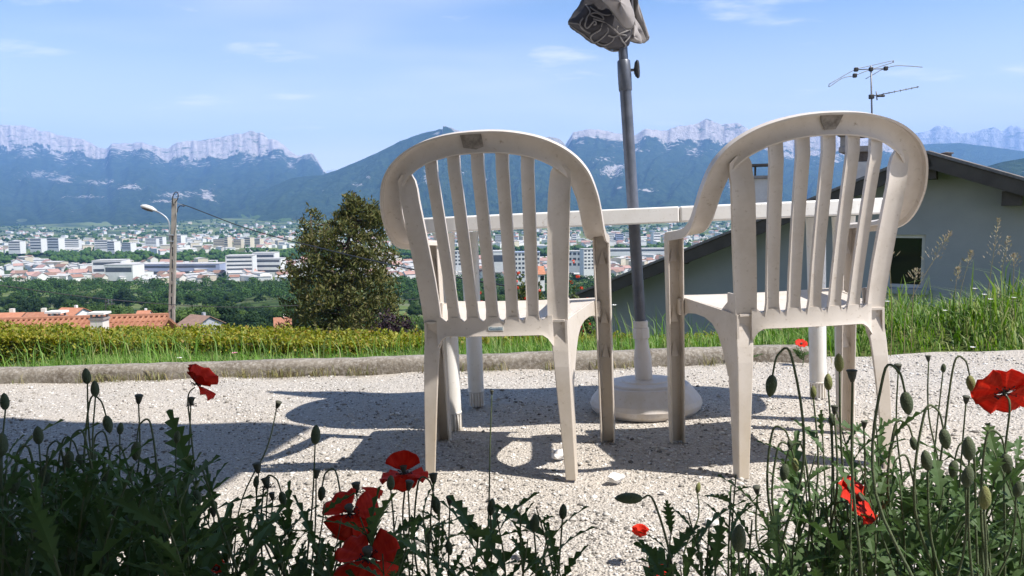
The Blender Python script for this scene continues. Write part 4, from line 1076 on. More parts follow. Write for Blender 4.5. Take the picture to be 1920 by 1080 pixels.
MT['rosered'] = leafy('red_blossoms', [(0.55, 0.03, 0.02), (0.65, 0.07, 0.04), (0.60, 0.16, 0.10)], trans=0.3)

def crown_mesh(seed, nleaf=3000, rx=5.2, rz=5.4, leaf=.62, lobes=11, hz=6.4):
    rg = np.random.default_rng(seed); pts = []; nrm = []
    lc = []
    for k in range(lobes):
        a = rg.uniform(0, 6.28); e = rg.uniform(-.5, 1.0); r = rg.uniform(.35, .72)
        lc.append((np.array([math.cos(a)*rx*r*math.cos(e*.9), math.sin(a)*rx*r*math.cos(e*.9), rz*.62*math.sin(e*1.2)]), rg.uniform(.34, .55)*rx))
    for k in range(nleaf):
        c, r = lc[rg.integers(0, lobes)]
        d = rg.normal(size=3); d /= np.linalg.norm(d)
        if d[2] < -.3: d[2] *= -.6
        q = c+d*r*np.array([1, 1, .85])*rg.uniform(.78, 1.16)
        pts.append(q); nrm.append(d)
    P = np.array(pts); P[:, 2] += hz; Nn = np.array(nrm)
    t1 = np.cross(Nn, rg.normal(size=P.shape)); t1 /= np.linalg.norm(t1, axis=1, keepdims=True)
    up_ = Nn+rg.normal(size=P.shape)*.45
    V, Fq = quads_from(P, t1, up_, rg.uniform(.7, 1.3, len(P))*leaf, rg.uniform(.6, 1.1, len(P))*leaf)
    # lumpy inner mass so that the crown is not see-through
    vs, fs = [], []
    for c, r in lc:
        b0 = len(vs); k = ICO_V*r*.74*np.array([1, 1, .85])+c+np.array([0, 0, hz]); vs += k.tolist(); fs += (ICO_F+b0).tolist()
    fs4 = np.array([f+[f[2]] for f in fs]); o4 = len(V)
    me = bpy.data.meshes.new('crown')
    me.from_pydata(np.concatenate([V, np.array(vs)]).tolist(), [], Fq.tolist()+[[i+o4 for i in f] for f in fs]); me.update()
    return me
def trunk_mesh(h, r, seed=0):
    mb = MB(); rs = random.Random(seed)
    mb.tube([(0, 0, -1.5), (0, 0, h*.3), (rs.uniform(-.2, .2), rs.uniform(-.2, .2), h*.6), (rs.uniform(-.4, .4), rs.uniform(-.4, .4), h)], [r*1.2, r, r*.75, r*.3], 7)
    for k in range(4):
        a = k*1.6+rs.random(); z0 = h*(.45+.1*k)
        mb.tube([(0, 0, z0), (math.cos(a)*h*.14, math.sin(a)*h*.14, z0+h*.14), (math.cos(a)*h*.22, math.sin(a)*h*.22, z0+h*.26)], [r*.45, r*.3, r*.1], 5)
    return mb.mesh('trunk')
VAR = []
for sset, seeds in (('mid', (1, 2, 3)), ('light', (4, 5)), ('dark', (6, 7)), ('copper', (8,))):
    for sd_ in seeds:
        cm = crown_mesh(sd_); cm.materials.append(MT['leaf_'+sset]); tm = trunk_mesh(7.5, .28, sd_); tm.materials.append(MT['bark'])
        VAR.append((sset, cm, tm))
LAB = {'mid': 'broad green deciduous tree in the wood below the hedge', 'light': 'pale fresh green deciduous tree in the wood below the hedge',
       'dark': 'dark green deciduous tree in the wood below the hedge', 'copper': 'reddish brown leaved tree in the wood below the hedge'}
rt_ = random.Random(5)
def plant_tree(x, y, s, vi=None, label=None, group='trees of the wooded slope', sx=1.0):
    if vi is None: vi = rt_.choices(range(len(VAR)), [3, 3, 3, 1.6, 1.6, 2.2, 2.2, .35])[0]
    ss_, cm, tm = VAR[vi]; z = float(ground_h(x, y))
    r = empty('deciduous_tree', WT(x, y, z-.3, rt_.random()*6.28) @ Matrix.Diagonal((s*sx, s*sx, s, 1)), label or LAB[ss_], 'tree', group)
    link('crown', cm, None, r); link('trunk', tm, None, r); return r
ntree = 0
for d, n_ in ((150, 11), (185, 17), (225, 24), (275, 30), (340, 37), (430, 45), (540, 56)):
    for k in range(n_):
        u = -140+(1480)*(k+rt_.uniform(.1, .9))/n_
        dd = d*rt_.uniform(.90, 1.10); x = (u-960)/1480*dd
        if d == 150 and (330 < u < 430 or u < 180): continue
        plant_tree(x, dd, rt_.uniform(.62, 1.08)*(1+.0004*d)); ntree += 1
for (u, d, s, vi, lab) in ((1082, 62, .50, 3, 'bright green bushy tree between the town blocks and the gable roof'), (1168, 260, 1.0, 5, 'dark pointed tree beside the gable roof'), (1235, 150, .62, 1, 'rounded green tree just above the gable roof edge')):
    plant_tree((u-960)/1480*d, d, s, vi, lab, None)
# far woods in the valley: one mass per belt
def woods(name, label, spots, seed, leafq=0):
    rg = np.random.default_rng(seed); n = len(spots); sz = rg.uniform(3.5, 8.5, n)
    pts = np.array(spots); V = []
    if leafq:
        C_, N_ = [], []
        for i in range(n):
            for k in range(K_ := 4):
                c = np.array([pts[i, 0], pts[i, 1], 0])+rg.normal(size=3)*np.array([sz[i]*.5, sz[i]*.5, 0]); c[2] = pts[i, 2]+sz[i]*rg.uniform(.5, 1.35)
                d_ = rg.normal(size=(leafq//4, 3)); d_ /= np.linalg.norm(d_, axis=1, keepdims=True); d_[:, 2] = np.abs(d_[:, 2])*.9-.15
                C_.append(c+d_*sz[i]*rg.uniform(.5, .75)*rg.uniform(.8, 1.15, (len(d_), 1))); N_.append(d_)
        C_, N_ = np.concatenate(C_), np.concatenate(N_); t1 = np.cross(N_, rg.normal(size=N_.shape))+1e-6
        Vq, Fq_ = quads_from(C_, t1, N_+rg.normal(size=N_.shape)*.4, rg.uniform(1.0, 2.1, len(C_)), rg.uniform(.9, 1.7, len(C_)))
        me = np_mesh(name, Vq, Fq_); o = link(name, me, MT['leaf_far']); return tag(o, label, 'woods', kind='stuff')
    K = 5; vs = []; fs = []
    for i in range(n):
        for k in range(K):
            r = sz[i]*rg.uniform(.45, .75); c = np.array([pts[i, 0], pts[i, 1], 0])+rg.normal(size=3)*np.array([sz[i]*.55, sz[i]*.55, 0])
            c[2] = pts[i, 2]+sz[i]*.4+rg.uniform(.2, 1.0)*sz[i]
            P = ICO_V*r*rg.uniform(.75, 1.25, (12, 1))+c; fs.append(ICO_F+12*(i*K+k)); vs.append(P)
    me = np_mesh(name, np.concatenate(vs), np.concatenate(fs)); o = link(name, me, MT['leaf_far']); return tag(o, label, 'woods', kind='stuff')
MT['leaf_far'] = leafy('far_woodland', [(0.026, 0.062, 0.016), (0.046, 0.095, 0.024), (0.066, 0.12, 0.03), (0.036, 0.075, 0.02), (0.055, 0.10, 0.026)], trans=0.0, rough=0.9, spec=0.05)
sp_ = []
for i in range(1500):
    d = RNG.uniform(620, 900); u = RNG.uniform(-1000, 1900); x = (u-960)/1480*d
    sp_.append((x, d, float(ground_h(x, d))))
woods('hillside_wood', 'dense green wood at the foot of the slope before the town', sp_, 3, 240)
sp_ = []
for i in range(2400):
    d = RNG.uniform(1330, 1780); u = RNG.uniform(-1200, 2600)
    if mnoise.noise((u*.008, d*.003, 1)) < -.22: continue
    x = (u-960)/1480*d; sp_.append((x, d, float(ground_h(x, d))))
woods('valley_wood', 'belt of dark green woodland between the nearer and farther town', sp_, 4)
sp_ = []
for i in range(4200):
    d = RNG.uniform(1.0, 2.2)**2*1000; u = RNG.uniform(-1200, 2600)
    if mnoise.noise((u*.012, d*.0012, 7)) < .05: continue
    x = (u-960)/1480*d; sp_.append((x, d, float(ground_h(x, d))))
for i in range(4200):
    d = RNG.uniform(2600, 5300); u = RNG.uniform(-1200, 2800)
    if mnoise.noise((u*.010, d*.0010, 3)) < -.12: continue
    x = (u-960)/1480*d; sp_.append((x, d, float(ground_h(x, d))+2))
woods('town_greenery', 'scattered trees among the houses of the far town', sp_, 5)

# ---- the pine beyond the hedge
PY = 44.0
pbx = px_w(660, 600, y=PY).x; pz0 = float(ground_h(pbx, PY))
pine = empty('pine_tree', WT(pbx, PY, pz0), 'large dark olive pine with two leaders beyond the hedge', 'tree')
rp = random.Random(12)
SIL = [(372, 638, 664), (385, 632, 678), (400, 624, 698), (415, 612, 704), (440, 560, 708), (470, 542, 716), (500, 540, 738), (530, 545, 748), (560, 540, 752), (590, 538, 752), (625, 530, 756), (680, 540, 740)]
def silx(v): return (float(np.interp(v, [s[0] for s in SIL], [s[1] for s in SIL])), float(np.interp(v, [s[0] for s in SIL], [s[2] for s in SIL])))
tufts = []; wood = MB()
leaders = [(655, 373), (582, 398)]
top0 = px_w(655, 376, y=PY); top1 = px_w(582, 402, y=PY-.4)
loc = lambda p: Vector((p.x-pbx, p.y-PY, p.z-pz0))
spl = loc(px_w(648, 520, y=PY))
wood.tube([(0, 0, -.6), (0.05, 0, 2.5), spl, loc(px_w(655, 440, y=PY)), loc(top0)], [.24, .2, .14, .08, .02], 8)
wood.tube([(0.0, 0, 3.6), loc(px_w(600, 500, y=PY-.3)), loc(px_w(586, 450, y=PY-.4)), loc(top1)], [.12, .09, .06, .02], 7)
for k in range(620):
    v = 374+ (690-374)*rp.random()**.85
    l_, r_2 = silx(v)
    if rp.random() < .17 and 400 < v < 520: uc = 584; R_ = (v-396)*.50+6
    else: uc = (l_+r_2)/2+ (18 if v < 500 else 0); R_ = (r_2-l_)/2
    a = rp.uniform(0, 6.283); q = rp.random()**.38
    rr_ = R_*q/1480*PY
    cu = px_w(uc, v, y=PY)
    end = loc(cu)+Vector((rr_*math.cos(a), rr_*math.sin(a), rp.uniform(-.1, .15)))
    tufts.append((end, a))
    if k % 3 == 0:
        st = Vector((loc(cu).x*.6, 0, end.z-.5*rr_*.5))
        wood.tube([st, st.lerp(end, .55)+Vector((0, 0, -.05)), end], [.035, .025, .01], 5)
wood.build('trunk', MT['bark'], pine, smooth=True)
cs, ds = [], []
for e, a in tufts:
    for j in range(40):
        d = Vector((rp.gauss(0, 1), rp.gauss(0, 1), abs(rp.gauss(0, .8))+.35)).normalized()
        off = Vector((rp.gauss(0, .22), rp.gauss(0, .22), rp.gauss(0, .16)))
        cs.append((e+off+d*.08)[:]); ds.append(d[:])
cs, ds = np.array(cs), np.array(ds)
V, Fq = quads_from(cs, ds, rand_dirs(len(cs)), RNG.uniform(.20, .40, len(cs)), RNG.uniform(.06, .12, len(cs)))
o = link('crown', np_mesh('crown', V, Fq), MT['pine'], pine)

def bush(name, label, cat, u0, u1, vtop, y, mat, nleaf, leaf, flowers=None, seed=1):
    rg = np.random.default_rng(seed); a, b_ = px_w(u0, vtop, y=y), px_w(u1, vtop, y=y); cx = (a.x+b_.x)/2; w = (b_.x-a.x)/2; zt = a.z; zg = float(ground_h(cx, y)); H = zt-zg
    r = empty(name, WT(cx, y, zg), label, cat)
    lob = [(np.array([rg.uniform(-.55, .55)*w, rg.uniform(-.4, .4)*w, H*rg.uniform(.25, .72)]), rg.uniform(.28, .5)) for _ in range(12)]
    P, D2 = [], []
    for i in range(nleaf):
        c, k = lob[rg.integers(0, 12)]; d = rg.normal(size=3); d /= np.linalg.norm(d)
        P.append(c+d*np.array([w*k, w*k, H*k*.62])*rg.uniform(.5, 1.08)); D2.append(rg.normal(size=3))
    P = np.array(P); P[:, 2] = np.clip(P[:, 2], .02, H)
    V, Fq = quads_from(P, np.array(D2), rg.normal(size=P.shape), rg.uniform(.6, 1.3, nleaf)*leaf, rg.uniform(.4, .8, nleaf)*leaf)
    o = link('foliage', np_mesh('foliage', V, Fq), mat, r); mb = MB()
    for k in range(6):
        c = lob[k][0]; mb.tube([(rg.uniform(-.1, .1)*w, 0, -.1), (c[0]*.5, c[1]*.5, c[2]*.55), tuple(c)], [.03*H/2, .02*H/2, .006*H/2], 5)
    mb.build('stem', MT['bark'], r)
    if flowers:
        for (u, v, s) in flowers:
            p = px_w(u, v, y=y-w*.5); q = p-Vector((cx, y, zg)); mb = MB()
            for j in range(9):
                d = Vector(rg.normal(size=3)).normalized(); t_ = d.orthogonal().normalized(); b2 = d.cross(t_); c = q+d*s*.5
                s = s if j else s*.7
                mb.add([c-t_*s*.5, c+b2*s*.45, c+t_*s*.5, c-b2*s*.45], [(0, 1, 2, 3)])
            mb.build('blossom', MT['rosered'], r, fix=False)
    return r
bush('purple_shrub', 'dark purple leaved shrub at the foot of the pine', 'shrub', 672, 796, 572, 31, MT['plum'], 5200, .16, seed=2)
bush('olive_shrub', 'olive green shrub spreading in front of the pine', 'shrub', 560, 700, 590, 33, MT['pine'], 4200, .17, seed=3)
bush('rose_bush', 'rose bush with red blossoms seen between the chair slats', 'rose bush', 925, 1030, 500, 10.5, MT['rose'], 3400, .055, [(968, 528, .05), (970, 540, .05), (965, 548, .045), (972, 512, .05), (1004, 517, .05), (1008, 502, .05), (1002, 535, .045), (1006, 553, .045), (900, 548, .05), (903, 567, .05), (985, 560, .04), (1012, 545, .04)], seed=4)
bush('rose_bush', 'rose bush with red blossoms rising over the gable roof edge', 'rose bush', 1040, 1118, 530, 10.8, MT['rose'], 2200, .055, [(1075, 490, .05), (1083, 518, .06), (1064, 527, .055), (1072, 529, .05), (1058, 531, .05), (1090, 540, .05), (1102, 560, .04)], seed=5)
bush('flowering_shrub', 'dark shrub with small pale pink blossoms under the roof corner', 'shrub', 1076, 1125, 600, 9.6, MT['plum'], 1800, .05, [(1088, 612, .04), (1095, 620, .035), (1106, 608, .035), (1084, 622, .035)], seed=6)

# ------------------------------------------------------------------ neighbouring houses below the hedge
MT['redtile'] = simple('red_roof_tiles', (0.26, 0.105, 0.060), (0.34, 0.155, 0.09), 2.5, 0.9, 14, 0.4, 0.02)
MT['orangetile'] = simple('orange_roof_tiles', (0.36, 0.14, 0.075), (0.42, 0.19, 0.11), 1.5, 0.9, 10, 0.4, 0.02)
MT['browntile'] = simple('brown_roof_tiles', (0.20, 0.12, 0.09), (0.27, 0.17, 0.125), 1.5, 0.9, 10, 0.4, 0.02)
MT['creamwall'] = simple('cream_wall', (0.66, 0.63, 0.57), (0.58, 0.55, 0.49), 0.8, 0.9)
MT['whitewall'] = simple('white_wall', (0.74, 0.73, 0.70), (0.66, 0.65, 0.62), 0.5, 0.9)
MT['greywall'] = simple('grey_wall', (0.36, 0.37, 0.40), (0.31, 0.32, 0.35), 0.5, 0.9)
RY = 33.0
ra, rb_ = px_w(-160, 607, y=RY), px_w(316, 594, y=RY)
rh = empty('red_roof_house', WT(rb_.x, RY, rb_.z-6), 'long red tiled roof with two pale chimneys just beyond the hedge', 'house')
RI = Matrix.Translation(-Vector((rb_.x, RY, rb_.z-6)))
dr = rb_-ra; fwd_ = Vector((0, -1, -.52)).normalized(); bk_ = Vector((0, 1, -.52)).normalized()
for f2, nm in ((fwd_, 'front'), (bk_, 'rear')):
    L_ = 5.2; mb = MB(); A, B_ = RI @ ra, RI @ rb_
    mb.prism([A, B_, B_+f2*L_, A+f2*L_], (0, 0, -.12)); sl_ = mb.build('roof_slope', MT['redtile'], rh)
    if nm == 'front':
        for k in range(15):
            o_ = f2*(k*.345); nn = Vector((0, -.46, .888))
            mb = MB(); mb.prism([A+o_+nn*.035, B_+o_+nn*.035, B_+o_+f2*.37+nn*.065, A+o_+f2*.37+nn*.065], nn*-.03); mb.build('tile_row', MT['redtile'], sl_)
        for k in range(48):
            q = A.lerp(B_, (k+.5)/48); mb = MB(); mb.tube([q+Vector((0, 0, .09)), q+fwd_*5.1+Vector((0, -.02, .09))], .055, 6); mb.build('tile_roll', MT['redtile'], sl_)
mb = MB(); mb.tube([RI @ ra+Vector((0, 0, .06)), RI @ rb_+Vector((0, 0, .06))], .11, 8); mb.build('ridge_cap', MT['redtile'], rh)
mb = MB(); mb.box2(RI @ (ra+Vector((0.5, -4.0, -5.5))), RI @ (rb_+Vector((-.4, 4.0, -2.2)))); mb.build('wall', MT['creamwall'], rh)
def small_chimney(u0, u1, v0, v1, y, parent, PI_):
    a, b_ = px_w(u0, v0, y=y), px_w(u1, v1, y=y); w = b_.x-a.x; c = empty('chimney', Matrix.Identity(4), parent=parent)
    mb = MB(); mb.box2(PI_ @ Vector((a.x, y-w*.5, b_.z-.8)), PI_ @ Vector((b_.x, y+w*.5, a.z-.30))); mb.build('stack', MT['creamwall'], c)
    mb = MB(); mb.box2(PI_ @ Vector((a.x-.05, y-w*.55, a.z-.298)), PI_ @ Vector((b_.x+.05, y+w*.55, a.z-.22))); mb.build('slab', MT['mortar'], c)
    for s in (-1, 1):
        for s2 in (-1, 1):
            mb = MB(); mb.box(PI_ @ Vector(((a.x+b_.x)/2+s*w*.42, y+s2*w*.42, a.z-.15)), (.07, .07, .142)); mb.build('post', MT['mortar'], c)
    mb = MB(); mb.box2(PI_ @ Vector((a.x-.09, y-w*.6, a.z-.08)), PI_ @ Vector((b_.x+.09, y+w*.6, a.z))); mb.build('cap', MT['whitewall'], c)
small_chimney(174, 199, 585, 614, RY-1.2, rh, RI); small_chimney(95, 119, 583, 604, RY+.8, rh, RI)
an = empty('tv_aerial', WT(*px_w(199, 600, y=RY)), 'small grey TV aerial on the long red roof', 'aerial')
AN = Matrix.Translation(-px_w(199, 600, y=RY))
mb = MB(); mb.tube([AN @ px_w(199, 604, y=RY), AN @ px_w(198, 562, y=RY)], .02, 6); mb.build('mast', MT['zinc'], an)
for a_, b_ in (((197, 566), (215, 562)), ((198, 567), (215, 569)), ((203, 561), (204, 571)), ((209, 561), (210, 571)), ((196, 572), (214, 570))):
    mb = MB(); mb.tube([AN @ px_w(*a_, y=RY), AN @ px_w(*b_, y=RY-.2)], .014, 5); mb.build('element', MT['zinc'], an)

def gable_home(name, label, u0, u1, vr, ve, vb, y, roof, wall, yaw=0.0, depth=None, group=None):
    a, b_ = px_w(u0, vr, y=y), px_w(u1, vr, y=y); w = b_.x-a.x; cx = (a.x+b_.x)/2
    zr, ze, zb = a.z, px_w(u0, ve, y=y).z, px_w(u0, vb, y=y).z
    D2 = depth or w*.9
    r = empty(name, WT(cx, y, zb, yaw), label, 'house', group)
    hr, he = zr-zb, ze-zb; o = .06*w
    mb = MB(); mb.prism([(-w/2+o, -D2/2+o, -2), (-w/2+o, D2/2-o, -2), (-w/2+o, D2/2-o, he), (-w/2+o, 0, hr-.15), (-w/2+o, -D2/2+o, he)], (w-2*o, 0, 0)); mb.build('wall', wall, r)
    for s in (-1, 1):
        mb = MB(); mb.prism([(-w/2, 0, hr), (w/2, 0, hr), (w/2, s*D2/2, he-.1), (-w/2, s*D2/2, he-.1)], (0, 0, .14)); mb.build('roof_slope', roof, r)
    mb = MB(); mb.box((w*.12, .3, hr+.15), (.6, .6, 1.1)); mb.build('chimney', wall, r)
    nw = max(2, int(w/3))
    for k in range(nw):
        mb = MB(); mb.box((-w/2+w*(k+.5)/nw, -D2/2+o-.02, he*.62), (1.0, .08, min(1.3, he*.5))); mb.build('window', MT['glass'], r)
    return r
gable_home('small_house', 'grey gabled house with a brown roof beside the utility pole', 347, 404, 592, 608, 622, 170, MT['browntile'], MT['greywall'], -.55, 8)
gable_home('small_house', 'house with a dusky red hipped roof beside the pine', 513, 546, 596, 612, 622, 180, MT['redtile'], MT['creamwall'], .3, 7)
gable_home('small_house', 'white house with an orange roof behind the near chimney', 112, 160, 578, 590, 600, 190, MT['orangetile'], MT['whitewall'], -.2, 8)
gable_home('small_house', 'low house with a red roof next to the near chimneys', 52, 98, 587, 601, 606, 120, MT['redtile'], MT['creamwall'], .1, 7)
gable_home('small_house', 'house with a broad orange roof at the edge of the wood', -20, 46, 588, 604, 612, 120, MT['orangetile'], MT['creamwall'], .1, 8)
gable_home('small_house', 'tiny orange roof showing between the trees above the long red roof', 258, 282, 583, 592, 600, 230, MT['orangetile'], MT['whitewall'], .2, 6)
gable_home('small_house', 'orange roofed house behind the rose bush', 996, 1020, 500, 513, 530, 210, MT['orangetile'], MT['whitewall'], .1, 6)

# ------------------------------------------------------------------ the town in the valley
MT['townroof'] = simple('pale_town_roof', (0.52, 0.50, 0.47), (0.40, 0.38, 0.36), 0.2, 0.9)
MT['pinkroof'] = simple('pinkish_town_roof', (0.42, 0.26, 0.22), (0.34, 0.20, 0.16), 0.1, 0.9)
MT['bluewall'] = simple('blue_grey_cladding', (0.36, 0.40, 0.52), (0.30, 0.34, 0.46), 0.05, 0.7)
MT['beigewall'] = simple('beige_block_wall', (0.62, 0.55, 0.42), (0.55, 0.48, 0.37), 0.1, 0.9)
MT['winband'] = simple('dark_window_band', (0.05, 0.06, 0.075), (0.08, 0.09, 0.11), 0.3, 0.3)
def block(name, label, u0, u1, vt, vb, y, wall, roofm, floors, yaw=0.0, depth=None, group=None, wins=0):
    a, b_ = px_w(u0, vt, y=y), px_w(u1, vb, y=y); w = b_.x-a.x; H = a.z-b_.z; D2 = depth or min(w*.5, 16)
    r = empty(name, WT((a.x+b_.x)/2, y, b_.z, yaw), label, 'building', group)
    mb = MB(); mb.box2((-w/2, -D2/2, -6), (w/2, D2/2, H-.6)); mb.build('wall', wall, r)
    mb = MB(); mb.box2((-w/2-.3, -D2/2-.3, H-.598), (w/2+.3, D2/2+.3, H)); mb.build('roof_slab', roofm, r)
    fh = (H-.6)/max(floors, 1)
    for k in range(floors):
        if wins:
            for j in range(wins):
                x0 = -w/2+w*(j+.18)/wins; mb = MB(); mb.box2((x0, -D2/2-.06, fh*(k+.32)), (x0+w*.64/wins, -D2/2+.2, fh*(k+.80))); mb.build('window', MT['winband'], r)
        else:
            mb = MB(); mb.box2((-w/2+w*.04, -D2/2-.06, fh*(k+.36)), (w/2-w*.04, -D2/2+.2, fh*(k+.78))); mb.build('window_band', MT['winband'], r)
    return r
W_, Rf, B2 = MT['whitewall'], MT['townroof'], MT['bluewall']
G = 'large town buildings'
block('white_block', 'long white flat roofed block with a dark front beside the brown tree', 182, 236, 487, 512, 1040, W_, Rf, 2, .1, 30)
block('white_block', 'low white hall standing in front of the long white block', 205, 262, 495, 516, 1000, W_, Rf, 1, -.1, 26)
block('long_hall', 'very long blue grey hall behind the utility pole', 245, 420, 494, 515, 1060, B2, Rf, 2, 0, 30)
block('hospital_wing', 'white stepped building with balcony bands and rounded roof', 428, 478, 478, 514, 1010, W_, Rf, 5, .15, 30)
block('hospital_tower', 'white tower block rising behind the stepped building', 478, 520, 473, 500, 1090, W_, Rf, 2, .0, 24)
block('hospital_wing', 'long white wing with dark ground floor next to the tower block', 470, 532, 484, 512, 1060, W_, Rf, 3, .0, 24)
block('apartment_block', 'grey white apartment slab with six rows of windows seen through the slats', 950, 1012, 472, 522, 760, W_, MT['bluewall'], 6, .0, 14, wins=9)
block('apartment_block', 'pale apartment block above the rose bush', 1040, 1092, 470, 500, 900, W_, Rf, 3, -.2, 16, wins=6)
block('apartment_block', 'terraced apartment block with white balconies next to the chair arm', 1090, 1118, 466, 505, 860, W_, Rf, 6, .2, 16, wins=4)
block('warehouse', 'broad white warehouse with a pale curved roof seen through the slats', 905, 945, 470, 500, 980, W_, Rf, 1, 0, 30)
block('apartment_block', 'white slab block behind the first slats of the chair', 852, 880, 470, 498, 980, W_, Rf, 4, 0, 16, wins=4)
block('long_hall', 'long white roofed hall above the gable roof edge', 1120, 1300, 466, 472, 1380, W_, Rf, 1, 0, 30)
for i, (u0, u1, vt, vb, wall) in enumerate([(60, 84, 447, 468, W_), (92, 118, 446, 466, W_), (180, 205, 450, 467, W_), (205, 222, 452, 470, W_), (275, 296, 447, 458, W_), (292, 309, 444, 457, W_), (330, 345, 441, 455, W_), (402, 424, 448, 460, MT['beigewall']), (424, 432, 444, 461, MT['beigewall']), (440, 455, 448, 460, MT['beigewall']), (462, 474, 445, 461, MT['beigewall']), (476, 492, 447, 458, MT['beigewall']), (20, 44, 452, 470, W_), (120, 150, 449, 463, W_), (232, 252, 455, 468, W_),
        (1062, 1068, 438, 455, W_), (1072, 1080, 439, 455, W_), (1136, 1150, 437, 452, W_), (1154, 1168, 438, 452, B2), (1172, 1184, 436, 448, W_), (1222, 1236, 436, 456, W_), (1250, 1262, 436, 450, W_), (1274, 1290, 426, 436, W_), (985, 1003, 438, 452, W_), (930, 948, 440, 456, W_), (740, 770, 444, 458, W_)]):
    d = 80*1480/(vb-400+2)
    lab = 'beige apartment tower in the middle of the far town' if wall is MT['beigewall'] else ('blue grey apartment tower of the far town' if wall is B2 else 'white apartment tower standing among the far town houses')
    block('apartment_tower', lab, u0, u1, vt, vb, d, wall, Rf, 4, random.uniform(-.3, .3), 18, 'apartment towers of the far town')
# small houses, six designs
def tiny_house(w, d, h, rh_, wall, roof):
    mb = MB(); me = bpy.data.meshes.new('house'); v = [(-w/2, -d/2, -3), (w/2, -d/2, -3), (w/2, d/2, -3), (-w/2, d/2, -3), (-w/2, -d/2, h), (w/2, -d/2, h), (w/2, d/2, h), (-w/2, d/2, h), (-w/2, 0, h+rh_), (w/2, 0, h+rh_),
        (-w/2-.5, -d/2-.6, h-.2), (w/2+.5, -d/2-.6, h-.2), (w/2+.5, d/2+.6, h-.2), (-w/2-.5, d/2+.6, h-.2), (-w/2-.5, 0, h+rh_+.25), (w/2+.5, 0, h+rh_+.25)]
    f = [(0, 1, 5, 4), (2, 3, 7, 6), (1, 2, 6, 9, 5), (3, 0, 4, 8, 7), (10, 11, 15, 14), (12, 13, 14, 15)]
    me.from_pydata(v, [], f); me.materials.append(wall); me.materials.append(roof)
    for i in (4, 5): me.polygons[i].material_index = 1
    return me
MT['townred'] = simple('dull_red_town_roof', (0.30, 0.165, 0.12), (0.25, 0.13, 0.095), 0.1, 0.9)
DES = [(tiny_house(12, 9, 6, 2.6, W_, MT['townred']), 'small white house with a red roof in the far town'), (tiny_house(10, 9, 6.5, 2.4, MT['creamwall'], MT['browntile']), 'small cream house with a brown roof in the far town'),
       (tiny_house(16, 11, 8, .4, W_, Rf), 'white flat roofed building of the far town'), (tiny_house(24, 12, 6, 1.6, W_, MT['townroof']), 'long pale shed of the far town'),
       (tiny_house(13, 10, 7.5, 3.0, W_, MT['pinkroof']), 'tall white house with a pinkish roof in the far town'), (tiny_house(18, 12, 10, .4, MT['beigewall'], Rf), 'beige flat roofed building of the far town')]
rh2 = random.Random(31); cand = []
for k in range(4600):
    q = rh2.random()**.85; d = 1/(1/950+q*(1/5000-1/950)); u = rh2.uniform(-1000, 2080)
    if 1300 < d < 1800 and mnoise.noise((u*.008, d*.003, 1)) > -.35: continue
    if d < 1300 and u < 60 and rh2.random() < .5: continue
    cand.append((d, u, rh2.choices(range(6), [2.2, 2.4, 4.2, 2.2, 2.2, 1])[0], rh2.uniform(-1.2, 1.2), rh2.uniform(.8, 1.3)))
cand.sort()
rest_v, rest_f, rest_m = [], [], []; nind = 0
TM = [W_, MT['townred'], MT['creamwall'], MT['browntile'], Rf, MT['pinkroof'], MT['beigewall']]
for i, (d, u, ki, ya, s) in enumerate(cand):
    x = (u-960)/1480*d; z = float(ground_h(x, d)); me, lab = DES[ki]
    if -60 < u < 1330 and nind < 215:
        nind += 1
        o = link('town_house', me, None, None, WT(x, d, z, ya) @ Matrix.Diagonal((s, s, s, 1))); tag(o, lab, 'house', 'houses of the far town')
    else:
        mt_ = WT(x, d, z, ya) @ Matrix.Diagonal((s*1.1, s*1.1, s*1.15, 1)); b0 = len(rest_v)
        rest_v += [tuple(mt_ @ v.co) for v in me.vertices]
        for p in me.polygons:
            rest_f.append(tuple(j+b0 for j in p.vertices)); rest_m.append(TM.index(me.materials[p.material_index]))
me = bpy.data.meshes.new('distant_town'); me.from_pydata(rest_v, [], rest_f)
for m_ in TM: me.materials.append(m_)
me.polygons.foreach_set('material_index', rest_m); me.update()
o = link('distant_town', me); tag(o, 'distant sprawl of pale town houses at the foot of the mountains', 'town', kind='stuff')
# ------------------------------------------------------------------ poppies in the bed by the camera
def petal_material():
    m, t, b = nt('poppy_petal')
    tc_ = t.nodes.new('ShaderNodeTexCoord'); sp = t.nodes.new('ShaderNodeSeparateXYZ'); t.links.new(tc_.outputs['Object'], sp.inputs[0])
    fib = noise_fac(t, 300, 3, 0.6, sc=(1, .12, .12))
    red = mix(t, ramp(t, fib, .3, .7), (0.62, 0.022, 0.012), (0.80, 0.060, 0.025))
    ln = N(t, 'ShaderNodeVectorMath', operation='LENGTH'); t.links.new(tc_.outputs['Object'], ln.inputs[0])
    col = mix(t, ramp(t, ln.outputs['Value'], .007, .0035), red, (0.02, 0.006, 0.010))
    t.links.new(col, b.inputs['Base Color']); b.inputs['Roughness'].default_value = .6; b.inputs['Specular IOR Level'].default_value = .2
    bump(t, b, fib, .35, .002)
    tr = t.nodes.new('ShaderNodeBsdfTranslucent'); t.links.new(col, tr.inputs['Color'])
    mx = N(t, 'ShaderNodeMixShader', Fac=.42); out = [n for n in t.nodes if n.type == 'OUTPUT_MATERIAL'][0]
    t.links.new(b.outputs[0], mx.inputs[1]); t.links.new(tr.outputs[0], mx.inputs[2]); t.links.new(mx.outputs[0], out.inputs[0])
    return m
MT['petal'] = petal_material()
MT['pstem'] = simple('hairy_poppy_stem', (0.060, 0.085, 0.035), (0.095, 0.115, 0.05), 60, .8, 500, .6, .002)
MT['pbud'] = simple('poppy_bud_skin', (0.055, 0.080, 0.035), (0.085, 0.105, 0.05), 120, .8, 900, .9, .002)
